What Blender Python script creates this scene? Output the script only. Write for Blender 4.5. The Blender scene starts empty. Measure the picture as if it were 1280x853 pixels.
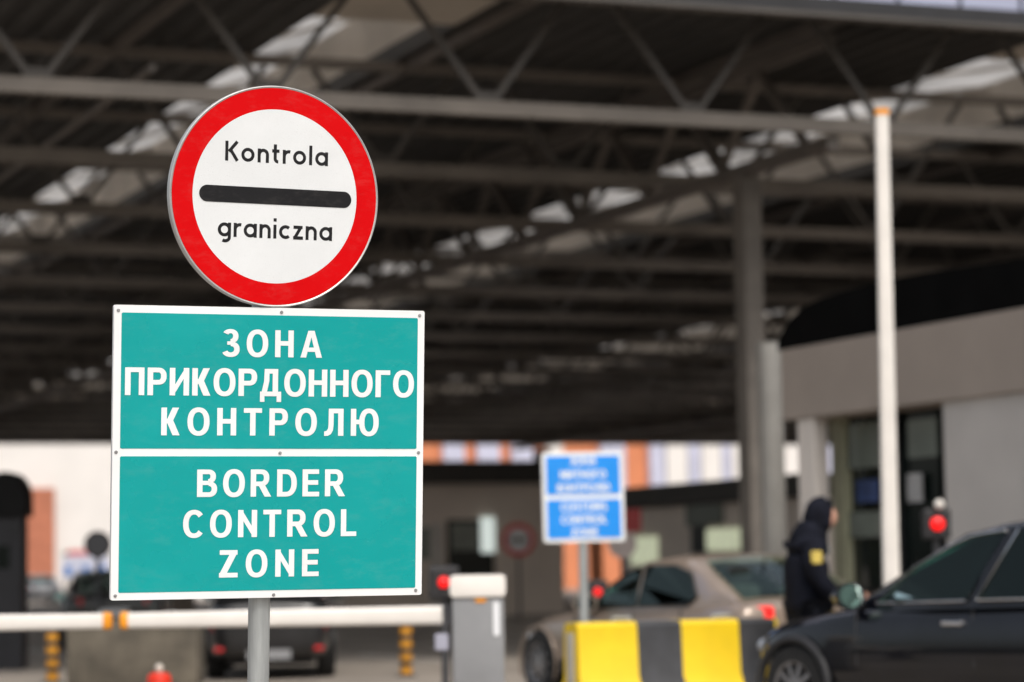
import bpy, bmesh, math, random
from mathutils import Vector, Matrix
random.seed(11)
scn = bpy.context.scene
col = scn.collection
PI = math.pi
def R(d): return math.radians(d)

# ------------------------------------------------------------------ camera
FPX, CXP, CYP, CAMZ = 3352.0, 640.0, 426.5, 1.22
PITCH, ROLL = math.atan((712 - 426.5) / FPX), R(1.0)
fwd = Vector((0, math.cos(PITCH), math.sin(PITCH)))
_r0 = Vector((1, 0, 0)); _u0 = Vector((0, -math.sin(PITCH), math.cos(PITCH)))
RT = math.cos(ROLL) * _r0 - math.sin(ROLL) * _u0
UP = math.sin(ROLL) * _r0 + math.cos(ROLL) * _u0
CAM = Vector((0, 0, CAMZ))
cd = bpy.data.cameras.new('camera'); cam = bpy.data.objects.new('camera', cd); col.objects.link(cam)
m = Matrix((RT, UP, -fwd)).transposed().to_4x4(); m.translation = CAM
cam.matrix_world = m
cd.sensor_width = 36; cd.lens = FPX / 1280 * 36; cd.clip_end = 1500
cd.dof.use_dof = True; cd.dof.aperture_fstop = 1.8; cd.dof.aperture_blades = 9
scn.camera = cam
SIGN_C = Vector((-0.8790548, 9.7, 1.65637819))
cd.dof.focus_distance = (SIGN_C - CAM).dot(fwd)

def ray(x, y): return fwd + RT * ((x - CXP) / FPX) - UP * ((y - CYP) / FPX)
def at(x, y, Y):                      # point seen at pixel x, y, Y metres ahead
    d = ray(x, y); return CAM + d * (Y / d.y)
def on_ground(x, Y):                  # ground point in the picture column x at Y metres
    p = at(x, 712, Y); return Vector((p.x, Y, 0))

# ------------------------------------------------------------------ sky, sun, exposure
SUN_EL, SUN_AZ = R(52), R(158)        # azimuth measured from +Y clockwise: behind the camera, to its right
w = bpy.data.worlds.new('World'); scn.world = w; w.use_nodes = True
nt = w.node_tree; nt.nodes.clear()
sky = nt.nodes.new('ShaderNodeTexSky'); sky.sky_type = 'NISHITA'; sky.sun_disc = False
sky.sun_elevation = SUN_EL; sky.sun_rotation = SUN_AZ; sky.dust_density = 5; sky.air_density = 1.2; sky.ozone_density = 1
hs = nt.nodes.new('ShaderNodeHueSaturation'); hs.inputs['Saturation'].default_value = 0.45
bg = nt.nodes.new('ShaderNodeBackground'); bg.inputs['Strength'].default_value = 0.15
wo = nt.nodes.new('ShaderNodeOutputWorld')
nt.links.new(sky.outputs[0], hs.inputs['Color']); nt.links.new(hs.outputs[0], bg.inputs[0]); nt.links.new(bg.outputs[0], wo.inputs[0])
sd = bpy.data.lights.new('sun', 'SUN'); sun = bpy.data.objects.new('sun', sd); col.objects.link(sun)
sd.energy = 1.35; sd.angle = R(11); sd.color = (1, 0.95, 0.88)
sdir = Vector((math.sin(SUN_AZ) * math.cos(SUN_EL), math.cos(SUN_AZ) * math.cos(SUN_EL), math.sin(SUN_EL)))
sun.rotation_euler = sdir.to_track_quat('Z', 'Y').to_euler()
sun.location = (0, -10, 30)
scn.view_settings.view_transform = 'Standard'; scn.view_settings.look = 'None'
scn.view_settings.gamma = 1; scn.view_settings.exposure = 0.2
scn.render.engine = 'CYCLES'
scn.cycles.use_denoising = True
scn.cycles.max_bounces = 10; scn.cycles.diffuse_bounces = 6; scn.cycles.sample_clamp_indirect = 6

# ------------------------------------------------------------------ materials
MATS = {}
def mat(name, c, rough=0.6, metal=0.0, var=0.08, scale=6.0, bump=0.0, spec=0.5, emit=None, estr=0.0, coat=0.0, stretch=None, transl=0.0):
    if name in MATS: return MATS[name]
    M = bpy.data.materials.new(name); M.use_nodes = True
    t = M.node_tree; b = t.nodes['Principled BSDF']
    b.inputs['Roughness'].default_value = rough; b.inputs['Metallic'].default_value = metal
    b.inputs['Specular IOR Level'].default_value = spec
    b.inputs['Coat Weight'].default_value = coat; b.inputs['Coat Roughness'].default_value = 0.04
    tc = t.nodes.new('ShaderNodeTexCoord'); mp = t.nodes.new('ShaderNodeMapping')
    if stretch: mp.inputs['Scale'].default_value = stretch
    t.links.new(tc.outputs['Object'], mp.inputs['Vector'])
    n = t.nodes.new('ShaderNodeTexNoise'); n.inputs['Scale'].default_value = scale; n.inputs['Detail'].default_value = 6; n.inputs['Roughness'].default_value = 0.62
    t.links.new(mp.outputs[0], n.inputs['Vector'])
    rp = t.nodes.new('ShaderNodeValToRGB')
    lo = [max(0, k * (1 - 2.2 * var)) for k in c]; hi = [min(1, k * (1 + 2.2 * var)) for k in c]
    rp.color_ramp.elements[0].position = 0.25; rp.color_ramp.elements[1].position = 0.75
    rp.color_ramp.elements[0].color = (*lo, 1); rp.color_ramp.elements[1].color = (*hi, 1)
    t.links.new(n.outputs['Fac'], rp.inputs[0]); t.links.new(rp.outputs[0], b.inputs['Base Color'])
    if bump:
        bm = t.nodes.new('ShaderNodeBump'); bm.inputs['Strength'].default_value = bump; bm.inputs['Distance'].default_value = 0.02
        n2 = t.nodes.new('ShaderNodeTexNoise'); n2.inputs['Scale'].default_value = scale * 9; n2.inputs['Detail'].default_value = 4
        t.links.new(mp.outputs[0], n2.inputs['Vector'])
        t.links.new(n2.outputs['Fac'], bm.inputs['Height']); t.links.new(bm.outputs[0], b.inputs['Normal'])
    if emit:
        b.inputs['Emission Color'].default_value = (*emit, 1); b.inputs['Emission Strength'].default_value = estr
    if transl:
        o = [q for q in t.nodes if q.type == 'OUTPUT_MATERIAL'][0]
        tr = t.nodes.new('ShaderNodeBsdfTranslucent'); t.links.new(rp.outputs[0], tr.inputs['Color'])
        mx = t.nodes.new('ShaderNodeMixShader'); mx.inputs[0].default_value = transl
        t.links.new(b.outputs[0], mx.inputs[1]); t.links.new(tr.outputs[0], mx.inputs[2]); t.links.new(mx.outputs[0], o.inputs['Surface'])
    MATS[name] = M; return M

def film(name, c, rough=0.3, cells=420.0, amt=0.10, spec=0.5):
    """Reflective sign film: a fine honeycomb of cells under a smooth face, with faint scuffs."""
    M = bpy.data.materials.new(name); M.use_nodes = True; t = M.node_tree; b = t.nodes['Principled BSDF']; b.inputs['Specular IOR Level'].default_value = spec
    tc = t.nodes.new('ShaderNodeTexCoord')
    v = t.nodes.new('ShaderNodeTexVoronoi'); v.feature = 'DISTANCE_TO_EDGE'; v.inputs['Scale'].default_value = cells; v.inputs['Randomness'].default_value = 0.35
    t.links.new(tc.outputs['Object'], v.inputs['Vector'])
    mr = t.nodes.new('ShaderNodeMapRange'); mr.inputs['From Max'].default_value = 0.12; mr.inputs['To Min'].default_value = 1 - amt * 1.6; mr.inputs['To Max'].default_value = 1.0
    t.links.new(v.outputs['Distance'], mr.inputs['Value'])
    n = t.nodes.new('ShaderNodeTexNoise'); n.inputs['Scale'].default_value = 3.5; n.inputs['Detail'].default_value = 8
    t.links.new(tc.outputs['Object'], n.inputs['Vector'])
    mr2 = t.nodes.new('ShaderNodeMapRange'); mr2.inputs['From Min'].default_value = 0.3; mr2.inputs['From Max'].default_value = 0.7; mr2.inputs['To Min'].default_value = 0.95; mr2.inputs['To Max'].default_value = 1.03
    t.links.new(n.outputs['Fac'], mr2.inputs['Value'])
    mu = t.nodes.new('ShaderNodeMath'); mu.operation = 'MULTIPLY'; t.links.new(mr.outputs[0], mu.inputs[0]); t.links.new(mr2.outputs[0], mu.inputs[1])
    sc = t.nodes.new('ShaderNodeVectorMath'); sc.operation = 'SCALE'; sc.inputs[0].default_value = c
    t.links.new(mu.outputs[0], sc.inputs['Scale'])
    mp = t.nodes.new('ShaderNodeMapping'); mp.inputs['Scale'].default_value = (1.0, 1, 2.2); mp.inputs['Rotation'].default_value = (0, 0.25, 0)
    t.links.new(tc.outputs['Object'], mp.inputs['Vector'])
    sn = t.nodes.new('ShaderNodeTexNoise'); sn.inputs['Scale'].default_value = 9; sn.inputs['Detail'].default_value = 10; sn.inputs['Roughness'].default_value = 0.75
    t.links.new(mp.outputs[0], sn.inputs['Vector'])
    dm = t.nodes.new('ShaderNodeMapRange'); dm.inputs['From Min'].default_value = 0.50; dm.inputs['From Max'].default_value = 0.85; dm.inputs['To Max'].default_value = 0.07
    t.links.new(sn.outputs['Fac'], dm.inputs['Value'])
    mx = t.nodes.new('ShaderNodeMix'); mx.data_type = 'RGBA'; mx.inputs['B'].default_value = (0.50, 0.47, 0.43, 1)
    t.links.new(dm.outputs[0], mx.inputs['Factor']); t.links.new(sc.outputs[0], mx.inputs['A']); t.links.new(mx.outputs['Result'], b.inputs['Base Color'])
    bp = t.nodes.new('ShaderNodeBump'); bp.inputs['Strength'].default_value = 0.25; bp.inputs['Distance'].default_value = 0.012
    n3 = t.nodes.new('ShaderNodeTexNoise'); n3.inputs['Scale'].default_value = 5; n3.inputs['Detail'].default_value = 2; t.links.new(tc.outputs['Object'], n3.inputs['Vector'])
    t.links.new(n3.outputs['Fac'], bp.inputs['Height']); t.links.new(bp.outputs[0], b.inputs['Normal'])
    rr = t.nodes.new('ShaderNodeMapRange'); rr.inputs['To Min'].default_value = rough - 0.06; rr.inputs['To Max'].default_value = rough + 0.12
    t.links.new(n.outputs['Fac'], rr.inputs['Value']); t.links.new(rr.outputs[0], b.inputs['Roughness'])
    MATS[name] = M; return M

FILM_W = film('white_film', (0.76, 0.78, 0.79), 0.32, 260, 0.16)
FILM_R = film('red_film', (0.64, 0.001, 0.003), 0.34, 330, 0.12, 0.1)
FILM_T = film('teal_film', (0.001, 0.325, 0.32), 0.24, 60, 0.0, 0.35)
FILM_WB = film('white_board_film', (0.83, 0.84, 0.84), 0.35, 60, 0.0)
FILM_K = film('black_film', (0.008, 0.008, 0.010), 0.36, 330, 0.3, 0.3)
ZINC = mat('galvanised', (0.42, 0.44, 0.44), 0.42, 0.5, 0.14, 9, 0.05, stretch=(3, 3, 0.25))
ALU = mat('aluminium', (0.55, 0.56, 0.57), 0.4, 0.7, 0.06, 14)
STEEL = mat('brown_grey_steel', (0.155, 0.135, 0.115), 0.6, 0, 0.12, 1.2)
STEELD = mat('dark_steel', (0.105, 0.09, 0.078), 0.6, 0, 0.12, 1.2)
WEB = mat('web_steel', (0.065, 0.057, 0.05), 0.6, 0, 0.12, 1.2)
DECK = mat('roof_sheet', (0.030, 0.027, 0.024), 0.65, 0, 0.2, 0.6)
BEIGE = mat('beige_curb', (0.44, 0.39, 0.33), 0.7, 0, 0.10, 0.8)
FASC_D = mat('fascia_dark', (0.012, 0.012, 0.014), 0.5, 0, 0.2, 2)
FASC_P = mat('fascia_panel', (0.36, 0.38, 0.50), 0.2, 0.2, 0.08, 0.5)
CONC = mat('concrete_column', (0.20, 0.165, 0.135), 0.8, 0, 0.14, 2.0, 0.2)
LCONC = mat('pale_pipe', (0.27, 0.26, 0.24), 0.55, 0.2, 0.08, 2.0)
GLASS_K = mat('dark_glass', (0.006, 0.010, 0.009), 0.04, 0, 0.2, 2.0, spec=0.4)
def glass_mat(name, tint, rough=0.02):
    M = bpy.data.materials.new(name); M.use_nodes = True; t = M.node_tree; t.nodes.clear()
    o = t.nodes.new('ShaderNodeOutputMaterial'); tr = t.nodes.new('ShaderNodeBsdfTransparent'); tr.inputs['Color'].default_value = (*tint, 1)
    gl = t.nodes.new('ShaderNodeBsdfGlossy'); gl.inputs['Roughness'].default_value = rough; gl.inputs['Color'].default_value = (0.72, 0.9, 0.83, 1)
    fr = t.nodes.new('ShaderNodeFresnel'); fr.inputs['IOR'].default_value = 1.5
    mx = t.nodes.new('ShaderNodeMixShader'); t.links.new(fr.outputs[0], mx.inputs[0]); t.links.new(tr.outputs[0], mx.inputs[1]); t.links.new(gl.outputs[0], mx.inputs[2]); t.links.new(mx.outputs[0], o.inputs['Surface'])
    return M
GLASS_C = glass_mat('green_tinted_glass', (0.72, 0.88, 0.80)); GLASS_P = glass_mat('privacy_glass', (0.10, 0.15, 0.13))
RUBBER = mat('rubber', (0.014, 0.014, 0.014), 0.85, 0, 0.2, 20)
RIM = mat('alloy', (0.30, 0.30, 0.31), 0.35, 0.8, 0.08, 6)
CHROME = mat('chrome', (0.62, 0.62, 0.64), 0.25, 1.0, 0.03, 5)
BLACKP = mat('black_plastic', (0.018, 0.018, 0.02), 0.55, 0, 0.2, 12)
WHITEP = mat('white_paint', (0.76, 0.72, 0.67), 0.4, 0, 0.035, 3)
YELLOW = mat('yellow_paint', (0.80, 0.545, 0.004), 0.5, 0, 0.055, 2.2, 0.12)
STRIPEK = mat('black_stripe', (0.035, 0.036, 0.040), 0.6, 0, 0.2, 5, 0.1)
ORANGE = mat('orange_band', (0.80, 0.30, 0.01), 0.45, 0, 0.06, 4)
REDGLOW = mat('red_signal_light', (0.5, 0.01, 0.01), 0.3, 0, 0.1, 60, emit=(1.0, 0.003, 0.003), estr=1.2)
TAIL = mat('tail_light_red', (0.45, 0.006, 0.01), 0.15, 0, 0.1, 30, spec=0.8)
TAILON = mat('tail_light_on', (0.5, 0.008, 0.01), 0.15, 0, 0.1, 30, emit=(1, 0.02, 0.015), estr=0.9)

# ------------------------------------------------------------------ mesh builder
class MB:
    def __init__(s): s.v = []; s.f = []; s.mi = []; s.k = 0
    def add(s, vs, fs, mi=None):
        o = len(s.v); s.v += [tuple(p) for p in vs]
        for f in fs: s.f.append([o + i for i in f]); s.mi.append(s.k if mi is None else mi)
        return s
    def box(s, c, d, M=None):
        x, y, z = d[0] / 2, d[1] / 2, d[2] / 2
        vs = [Vector((a * x, b * y, e * z)) for a in (-1, 1) for b in (-1, 1) for e in (-1, 1)]
        if M: vs = [M @ p for p in vs]
        vs = [p + Vector(c) for p in vs]
        return s.add(vs, [(0, 1, 3, 2), (4, 6, 7, 5), (0, 4, 5, 1), (2, 3, 7, 6), (0, 2, 6, 4), (1, 5, 7, 3)])
    def box2(s, a, b): return s.box([(i + j) / 2 for i, j in zip(a, b)], [abs(j - i) for i, j in zip(a, b)])
    def bar(s, p, q, wd, ht=None, up=(0, 0, 1)):
        ht = ht or wd; p, q = Vector(p), Vector(q); d = (q - p); L = d.length; d.normalize()
        u = Vector(up); sx = d.cross(u)
        if sx.length < 1e-4: sx = d.cross(Vector((1, 0, 0)))
        sx.normalize(); uz = sx.cross(d)
        M = Matrix((d, sx, uz)).transposed()
        return s.box((p + q) / 2, (L, wd, ht), M)
    def tube(s, pts, r, n=12, cap=True):
        pts = [Vector(p) for p in pts]; rs = r if isinstance(r, (list, tuple)) else [r] * len(pts)
        vs = []; fs = []; ref = None
        for i, p in enumerate(pts):
            d = (pts[min(i + 1, len(pts) - 1)] - pts[max(i - 1, 0)]).normalized()
            if ref is None:
                ref = d.cross(Vector((0, 0, 1)));
                if ref.length < 1e-3: ref = d.cross(Vector((1, 0, 0)))
            a = (ref - d * ref.dot(d)).normalized(); b = d.cross(a); ref = a
            for j in range(n):
                t = 2 * PI * j / n; vs.append(p + (a * math.cos(t) + b * math.sin(t)) * rs[i])
        for i in range(len(pts) - 1):
            for j in range(n): fs.append((i * n + j, i * n + (j + 1) % n, (i + 1) * n + (j + 1) % n, (i + 1) * n + j))
        if cap: fs += [tuple(range(n))[::-1], tuple(range((len(pts) - 1) * n, len(pts) * n))]
        return s.add(vs, fs)
    def prism(s, poly, fn, d0, d1):
        """poly: 2D points; fn(a, b, d) -> 3D."""
        n = len(poly)
        vs = [fn(a, b, d0) for a, b in poly] + [fn(a, b, d1) for a, b in poly]
        fs = [tuple(range(n)), tuple(range(2 * n - 1, n - 1, -1))] + [(i, i + n, (i + 1) % n + n, (i + 1) % n) for i in range(n)]
        return s.add(vs, fs)
    def lathe(s, prof, n=32, M=None, c=(0, 0, 0), cap=True):
        """prof: (radius, z) rings around z."""
        vs = []; fs = []
        for r, z in prof:
            for j in range(n):
                t = 2 * PI * j / n; p = Vector((r * math.cos(t), r * math.sin(t), z))
                vs.append((M @ p if M else p) + Vector(c))
        k = len(prof)
        for i in range(k - 1):
            for j in range(n): fs.append((i * n + j, i * n + (j + 1) % n, (i + 1) * n + (j + 1) % n, (i + 1) * n + j))
        if cap: fs += [tuple(range(n))[::-1], tuple(range((k - 1) * n, k * n))]
        return s.add(vs, fs)
    def build(s, name, mt, parent=None, smooth=None, bevel=0.0):
        me = bpy.data.meshes.new(name); me.from_pydata(s.v, [], s.f)
        for x in (mt if isinstance(mt, (list, tuple)) else [mt]): me.materials.append(x)
        if isinstance(mt, (list, tuple)): me.polygons.foreach_set('material_index', s.mi)
        bm = bmesh.new(); bm.from_mesh(me)
        bmesh.ops.recalc_face_normals(bm, faces=bm.faces)
        if bevel:
            es = [e for e in bm.edges if len(e.link_faces) == 2 and e.calc_face_angle(0) > 0.5]
            bmesh.ops.bevel(bm, geom=es, offset=bevel, segments=2, affect='EDGES', profile=0.6)
        bm.to_mesh(me); bm.free()
        if smooth:
            me.polygons.foreach_set('use_smooth', [True] * len(me.polygons)); me.set_sharp_from_angle(angle=R(smooth))
        me.update()
        o = bpy.data.objects.new(name, me); col.objects.link(o)
        if parent: o.parent = parent
        return o

def tag(o, label=None, cat=None, group=None, kind=None):
    if label: o['label'] = label
    if cat: o['category'] = cat
    if group: o['group'] = group
    if kind: o['kind'] = kind
    return o
def empty(name, loc=(0, 0, 0), rz=0.0, label=None, cat=None, group=None):
    o = bpy.data.objects.new(name, None); col.objects.link(o); o.location = loc; o.rotation_euler = (0, 0, rz); o.empty_display_size = 0.2
    return tag(o, label, cat, group)
def copy_tree(o, parent=None):
    c = o.copy(); col.objects.link(c); c.parent = parent
    for ch in list(o.children): copy_tree(ch, c)
    return c
def mesh_of(o):                        # evaluated copy of an object's mesh, the object removed
    dg = bpy.context.evaluated_depsgraph_get(); dg.update()
    me = bpy.data.meshes.new_from_object(o.evaluated_get(dg)); bpy.data.objects.remove(o, do_unlink=True)
    return me

# lettering: a bold narrow grotesque drawn as polygons; units are cap heights
LS, LT = 0.205, 0.170                    # stem and bar thickness
def gbox(x0, z0, x1, z1): return [(x0, z0), (x1, z0), (x1, z1), (x0, z1)]
def gpar(x0, z0, x1, z1, wd): return [(x0, z0), (x0 + wd, z0), (x1 + wd, z1), (x1, z1)]
def sc_(t, e=2.25):
    c, q = math.cos(t), math.sin(t); return math.copysign(abs(c) ** (2 / e), c), math.copysign(abs(q) ** (2 / e), q)
def gring(cx, cz, rx, rz, a0=0, a1=360, ts=LS, tt=LT, k=None, e=2.25):
    k = k or max(10, int(abs(a1 - a0) / 8)); o, n = [], []
    for i in range(k + 1):
        c, q = sc_(R(a0 + (a1 - a0) * i / k), e); o.append((cx + rx * c, cz + rz * q)); n.append((cx + (rx - ts) * c, cz + (rz - tt) * q))
    return [[o[i], o[i + 1], n[i + 1], n[i]] for i in range(k)]
def st_(w_=0.71): return [gbox(0, 0, LS, 1), gbox(w_ - LS, 0, w_, 1)]
def O_(cx): return gring(cx, 0.5, 0.41, 0.515)
P_ = [gbox(0, 0, LS, 1), gbox(0, 1 - LT, 0.42, 1), gbox(0, 0.385, 0.42, 0.385 + LT)] + gring(0.40, 0.6925, 0.30, 0.3075, -90, 90)
K_ = [gbox(0, 0, LS, 1), gbox(LS - 0.01, 0.43, 0.33, 0.60), gpar(0.16, 0.46, 0.41, 1, 0.24), gpar(0.17, 0.56, 0.42, 0, 0.26)]
A_ = [[(0, 0), (0.215, 0), (0.415, 0.76), (0.415, 1), (0.295, 1)], [(0.83, 0), (0.615, 0), (0.415, 0.76), (0.415, 1), (0.535, 1)], gbox(0.17, 0.215, 0.66, 0.375)]
T_ = [gbox(0, 1 - LT, 0.68, 1), gbox(0.34 - LS / 2, 0, 0.34 + LS / 2, 1)]
E_G = [gbox(0, 0, LS, 1), gbox(0, 0, 0.64, LT), gbox(0, 1 - LT, 0.63, 1), gbox(0, 0.43, 0.60, 0.43 + LT)]
NI = gbox(0, 0, 1, 1)
GLYPH = {
 'О': (0.82, O_(0.41)), 'O': (0.82, O_(0.41)), 'Н': (0.71, st_() + [gbox(0, 0.43, 0.71, 0.43 + LT)]),
 'П': (0.71, st_() + [gbox(0, 1 - LT, 0.71, 1)]), 'И': (0.72, st_(0.72) + [[(LS - 0.06, 0.0), (LS - 0.06, 0.30), (0.72 - LS + 0.06, 1.0), (0.72 - LS + 0.06, 0.70)]]),
 'N': (0.72, st_(0.72) + [[(LS - 0.06, 1.0), (LS - 0.06, 0.68), (0.72 - LS + 0.06, 0.0), (0.72 - LS + 0.06, 0.32)]]),
 'Р': (0.70, P_), 'R': (0.78, P_ + [gpar(0.28, 0.44, 0.53, 0, 0.25)]), 'К': (0.68, K_), 'А': (0.83, A_), 'Т': (0.68, T_), 'T': (0.68, T_),
 'Г': (0.57, [gbox(0, 0, LS, 1), gbox(0, 1 - LT, 0.57, 1)]), 'E': (0.64, E_G), 'L': (0.60, [gbox(0, 0, LS, 1), gbox(0, 0, 0.60, LT)]),
 'D': (0.75, [gbox(0, 0, LS, 1), gbox(0, 0, 0.36, LT), gbox(0, 1 - LT, 0.36, 1)] + gring(0.34, 0.5, 0.41, 0.5, -90, 90)),
 'B': (0.75, [gbox(0, 0, LS, 1), gbox(0, 0, 0.46, LT), gbox(0, 1 - LT, 0.43, 1), gbox(0, 0.435, 0.45, 0.435 + LT * 0.9)] + gring(0.41, 0.747, 0.29, 0.253, -90, 90, tt=LT * 0.93) + gring(0.43, 0.285, 0.32, 0.285, -90, 90)),
 'З': (0.67, gring(0.32, 0.755, 0.30, 0.260, -90, 152, tt=LT * 0.9) + gring(0.33, 0.270, 0.34, 0.285, -156, 90) + [gbox(0.20, 0.435, 0.36, 0.56)]),
 'Л': (0.74, [gbox(0.74 - LS, 0, 0.74, 1), gbox(0.17, 1 - LT, 0.74, 1), [(0.17, 1), (0.365, 1), (0.360, 0.42), (0.165, 0.42)], [(0.165, 0.42), (0.360, 0.42), (0.335, 0.20), (0.150, 0.27)], [(0.150, 0.27), (0.335, 0.20), (0.26, 0.06), (0.105, 0.195)], [(0.105, 0.195), (0.26, 0.06), (0.14, 0.0), (0.05, 0.168)], [(0.05, 0.168), (0.14, 0.0), (0.0, -0.01), (0.0, 0.16)]]),
 'Д': (0.80, [gbox(0.68 - LS, 0.02, 0.68, 1), gbox(0.17, 1 - LT, 0.68, 1), gbox(0, 0, 0.80, LT), gbox(0, -0.21, 0.17, LT), gbox(0.63, -0.21, 0.80, LT), [(0.17, 1), (0.355, 1), (0.345, 0.55), (0.15, 0.55)], [(0.15, 0.55), (0.345, 0.55), (0.25, 0.10), (0.05, 0.10)]]),
 'Ю': (1.08, [gbox(0, 0, LS, 1), gbox(LS - 0.01, 0.43, 0.40, 0.43 + LT)] + gring(0.70, 0.5, 0.38, 0.515)),
 'Z': (0.70, [gbox(0.02, 1 - LT, 0.69, 1), gbox(0, 0, 0.70, LT), gpar(0.0, 0.10, 0.42, 0.90, 0.26)]),
 'C': (0.77, gring(0.41, 0.5, 0.41, 0.515, 40, 320)),
 'S': (0.70, gring(0.35, 0.735, 0.33, 0.28, 30, 270, ts=0.2) + gring(0.35, 0.275, 0.35, 0.285, -150, 90, ts=0.2)),
 'U': (0.72, [gbox(0, 0.36, LS, 1), gbox(0.72 - LS, 0.36, 0.72, 1)] + gring(0.36, 0.38, 0.36, 0.39, 180, 360)),
 'М': (0.86, st_(0.86) + [[(0, 1), (0.24, 1), (0.51, 0.15), (0.35, 0.15)], [(0.86, 1), (0.62, 1), (0.35, 0.15), (0.51, 0.15)]]),
}
GLYPH['M'] = GLYPH['М']
def line_mesh(mb, body, x0, x1, zb, cap, y):
    tot = sum(GLYPH[c][0] for c in body) * cap; gap = ((x1 - x0) - tot) / (len(body) - 1); f = 1.0
    if gap < 0.075 * cap: f = ((x1 - x0) - 0.075 * cap * (len(body) - 1)) / tot; gap = 0.075 * cap
    x = x0
    for c in body:
        w_, polys = GLYPH[c]
        for k, pl in enumerate(polys):
            mb.add([Vector((x + a * cap * f, y - 0.00007 * (k % 7), zb + b * cap)) for a, b in pl], [tuple(range(len(pl)))])
        x += w_ * cap * f + gap

# ================================================================== SETTING
PSI = R(21.8)
UU = Vector((math.cos(PSI), math.sin(PSI), 0)); VV = Vector((-math.sin(PSI), math.cos(PSI), 0))
def P(u, v, z): return UU * u + VV * v + Vector((0, 0, z))
def uv_of(p): p = Vector(p); return p.dot(UU), p.dot(VV)
def on_v(x, y, v):                     # (u, z) of pixel x, y on the upright plane v
    d = ray(x, y); t = (v - CAM.dot(VV)) / d.dot(VV); p = CAM + d * t; return p.dot(UU), p.z

def ground_mat():
    M = mat('asphalt', (0.27, 0.235, 0.20), 0.85, 0, 0.2, 0.35, 0.35); return M
g = MB()
n = 40; S = 420
g.add([(-S, -60, 0), (S, -60, 0), (S, 2 * S, 0), (-S, 2 * S, 0)], [(0, 1, 2, 3)])
tag(g.build('ground', ground_mat()), kind='structure')
# lane lines painted on the asphalt
mk = MB()
for uu in (2.0, 9.2, 12.6, 19.8, 27.0):
    for k in range(8):
        a, b = 34 + k * 9, 38 + k * 9
        mk.add([P(uu, a, 0.004), P(uu + 0.12, a, 0.004), P(uu + 0.12, b, 0.004), P(uu, b, 0.004)], [(0, 1, 2, 3)])
tag(mk.build('road_markings', mat('road_paint', (0.55, 0.53, 0.5), 0.7, 0, 0.2, 3)), kind='structure')

# ------------------------------------------------------------------ canopy
ZB, ZT, V0, V1, UA, UB = 6.8, 8.25, 29.6, 111.0, 2.5, 74.0
can = empty('canopy', P(20, V0, 0), PSI, 'wide flat steel truss roof with skylight strips over the checkpoint lanes', 'canopy')
def cl(u, v, z): return Vector((u - 20, v - V0, z))       # canopy's own coordinates
SKY = [(11.3, 2.0), (22.3, 4.0), (37.4, 5.0), (52.0, 3.4), (65, 3.4)]
edges = [UA] + [x for c, wd in sorted(SKY) for x in (c - wd / 2, c + wd / 2)] + [UB]
dk = MB()
for i in range(0, len(edges), 2):
    a, b = edges[i], edges[i + 1]; u = a; prof = []
    while u < b - 0.01:
        for du, dz in ((0, 0.0), (0.13, 0.0), (0.20, 0.11), (0.33, 0.11)):
            if u + du < b: prof.append((u + du, ZT + 0.10 + dz))
        u += 0.40
    prof.append((b, ZT + 0.10)); prof += [(b, ZT + 0.34), (a, ZT + 0.34)]
    nn = len(prof); vs = [cl(x, V0 - 0.4, z) for x, z in prof] + [cl(x, V1, z) for x, z in prof]
    dk.add(vs, [(j, j + 1, j + 1 + nn, j + nn) for j in range(nn - 1)] + [(nn - 1, 0, nn, 2 * nn - 1)])
    # closed ends
    dk.box2(cl(a, V0 - 0.42, ZT + 0.1), cl(b, V0 - 0.41, ZT + 0.34)); dk.box2(cl(a, V1 + 0.01, ZT + 0.1), cl(b, V1 + 0.02, ZT + 0.34))
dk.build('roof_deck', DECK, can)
SKYP = mat('skylight_sheet', (0.66, 0.65, 0.64), 0.4, 0, 0.22, 0.7, transl=0.8)
for c, wd in SKY:                       # shed skylights: glazing slopes up to a taller wall on one side
    k = MB(); a, b = c - wd / 2, c + wd / 2
    va, vb = V0 + 3, V1 - 3; zl, zh = ZT + 0.45, ZT + 1.05
    k.box2(cl(a - 0.1, va, ZT + 0.34), cl(a, vb, zl)); k.box2(cl(b, va, ZT + 0.34), cl(b + 0.1, vb, zh))
    k.box2(cl(a, V0 - 0.4, ZT + 0.12), cl(b, va, ZT + 0.4)); k.box2(cl(a, vb, ZT + 0.12), cl(b, V1, ZT + 0.4))
    tri = [(a, ZT + 0.4), (b, ZT + 0.4), (b, zh), (a, zl)]
    for v in (va, vb - 0.1): k.prism(tri, lambda x, z, d: cl(x, d, z), v, v + 0.1)
    v = va + 1.25
    while v < vb - 1:
        k.bar(cl(a, v, zl - 0.05), cl(b, v, zh - 0.05), 0.06, 0.05); v += 2.5
    sk = k.build('skylight', BEIGE, can)
    pn = MB(); pn.prism([(a - 0.15, zl - 0.03), (b + 0.1, zh + 0.01), (b + 0.1, zh + 0.04), (a - 0.15, zl + 0.0)], lambda x, z, d: cl(x, d, z), va - 0.1, vb + 0.1); pn.build('glazing', SKYP, sk)
NT = 17
for i in range(NT):
    v = V0 + 0.4 + i * 5.0; t = MB()
    t.bar(cl(UA, v, ZB), cl(UB, v, ZB), 0.16, 0.18); t.bar(cl(UA, v, ZT), cl(UB, v, ZT), 0.14, 0.13)
    u = UA + 0.9 + (i % 2) * 0.4
    while u < UB - 2:
        t.k = 1; t.bar(cl(u, v, ZB + 0.1), cl(u - 0.95, v, ZT - 0.09), 0.07); t.bar(cl(u + 0.16, v, ZB + 0.1), cl(u + 1.11, v, ZT - 0.09), 0.07)
        t.box(cl(u + 0.08, v, ZB + 0.13), (0.34, 0.03, 0.16))
        u += 2.75
    t.build('truss', [STEEL, WEB], can)
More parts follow.
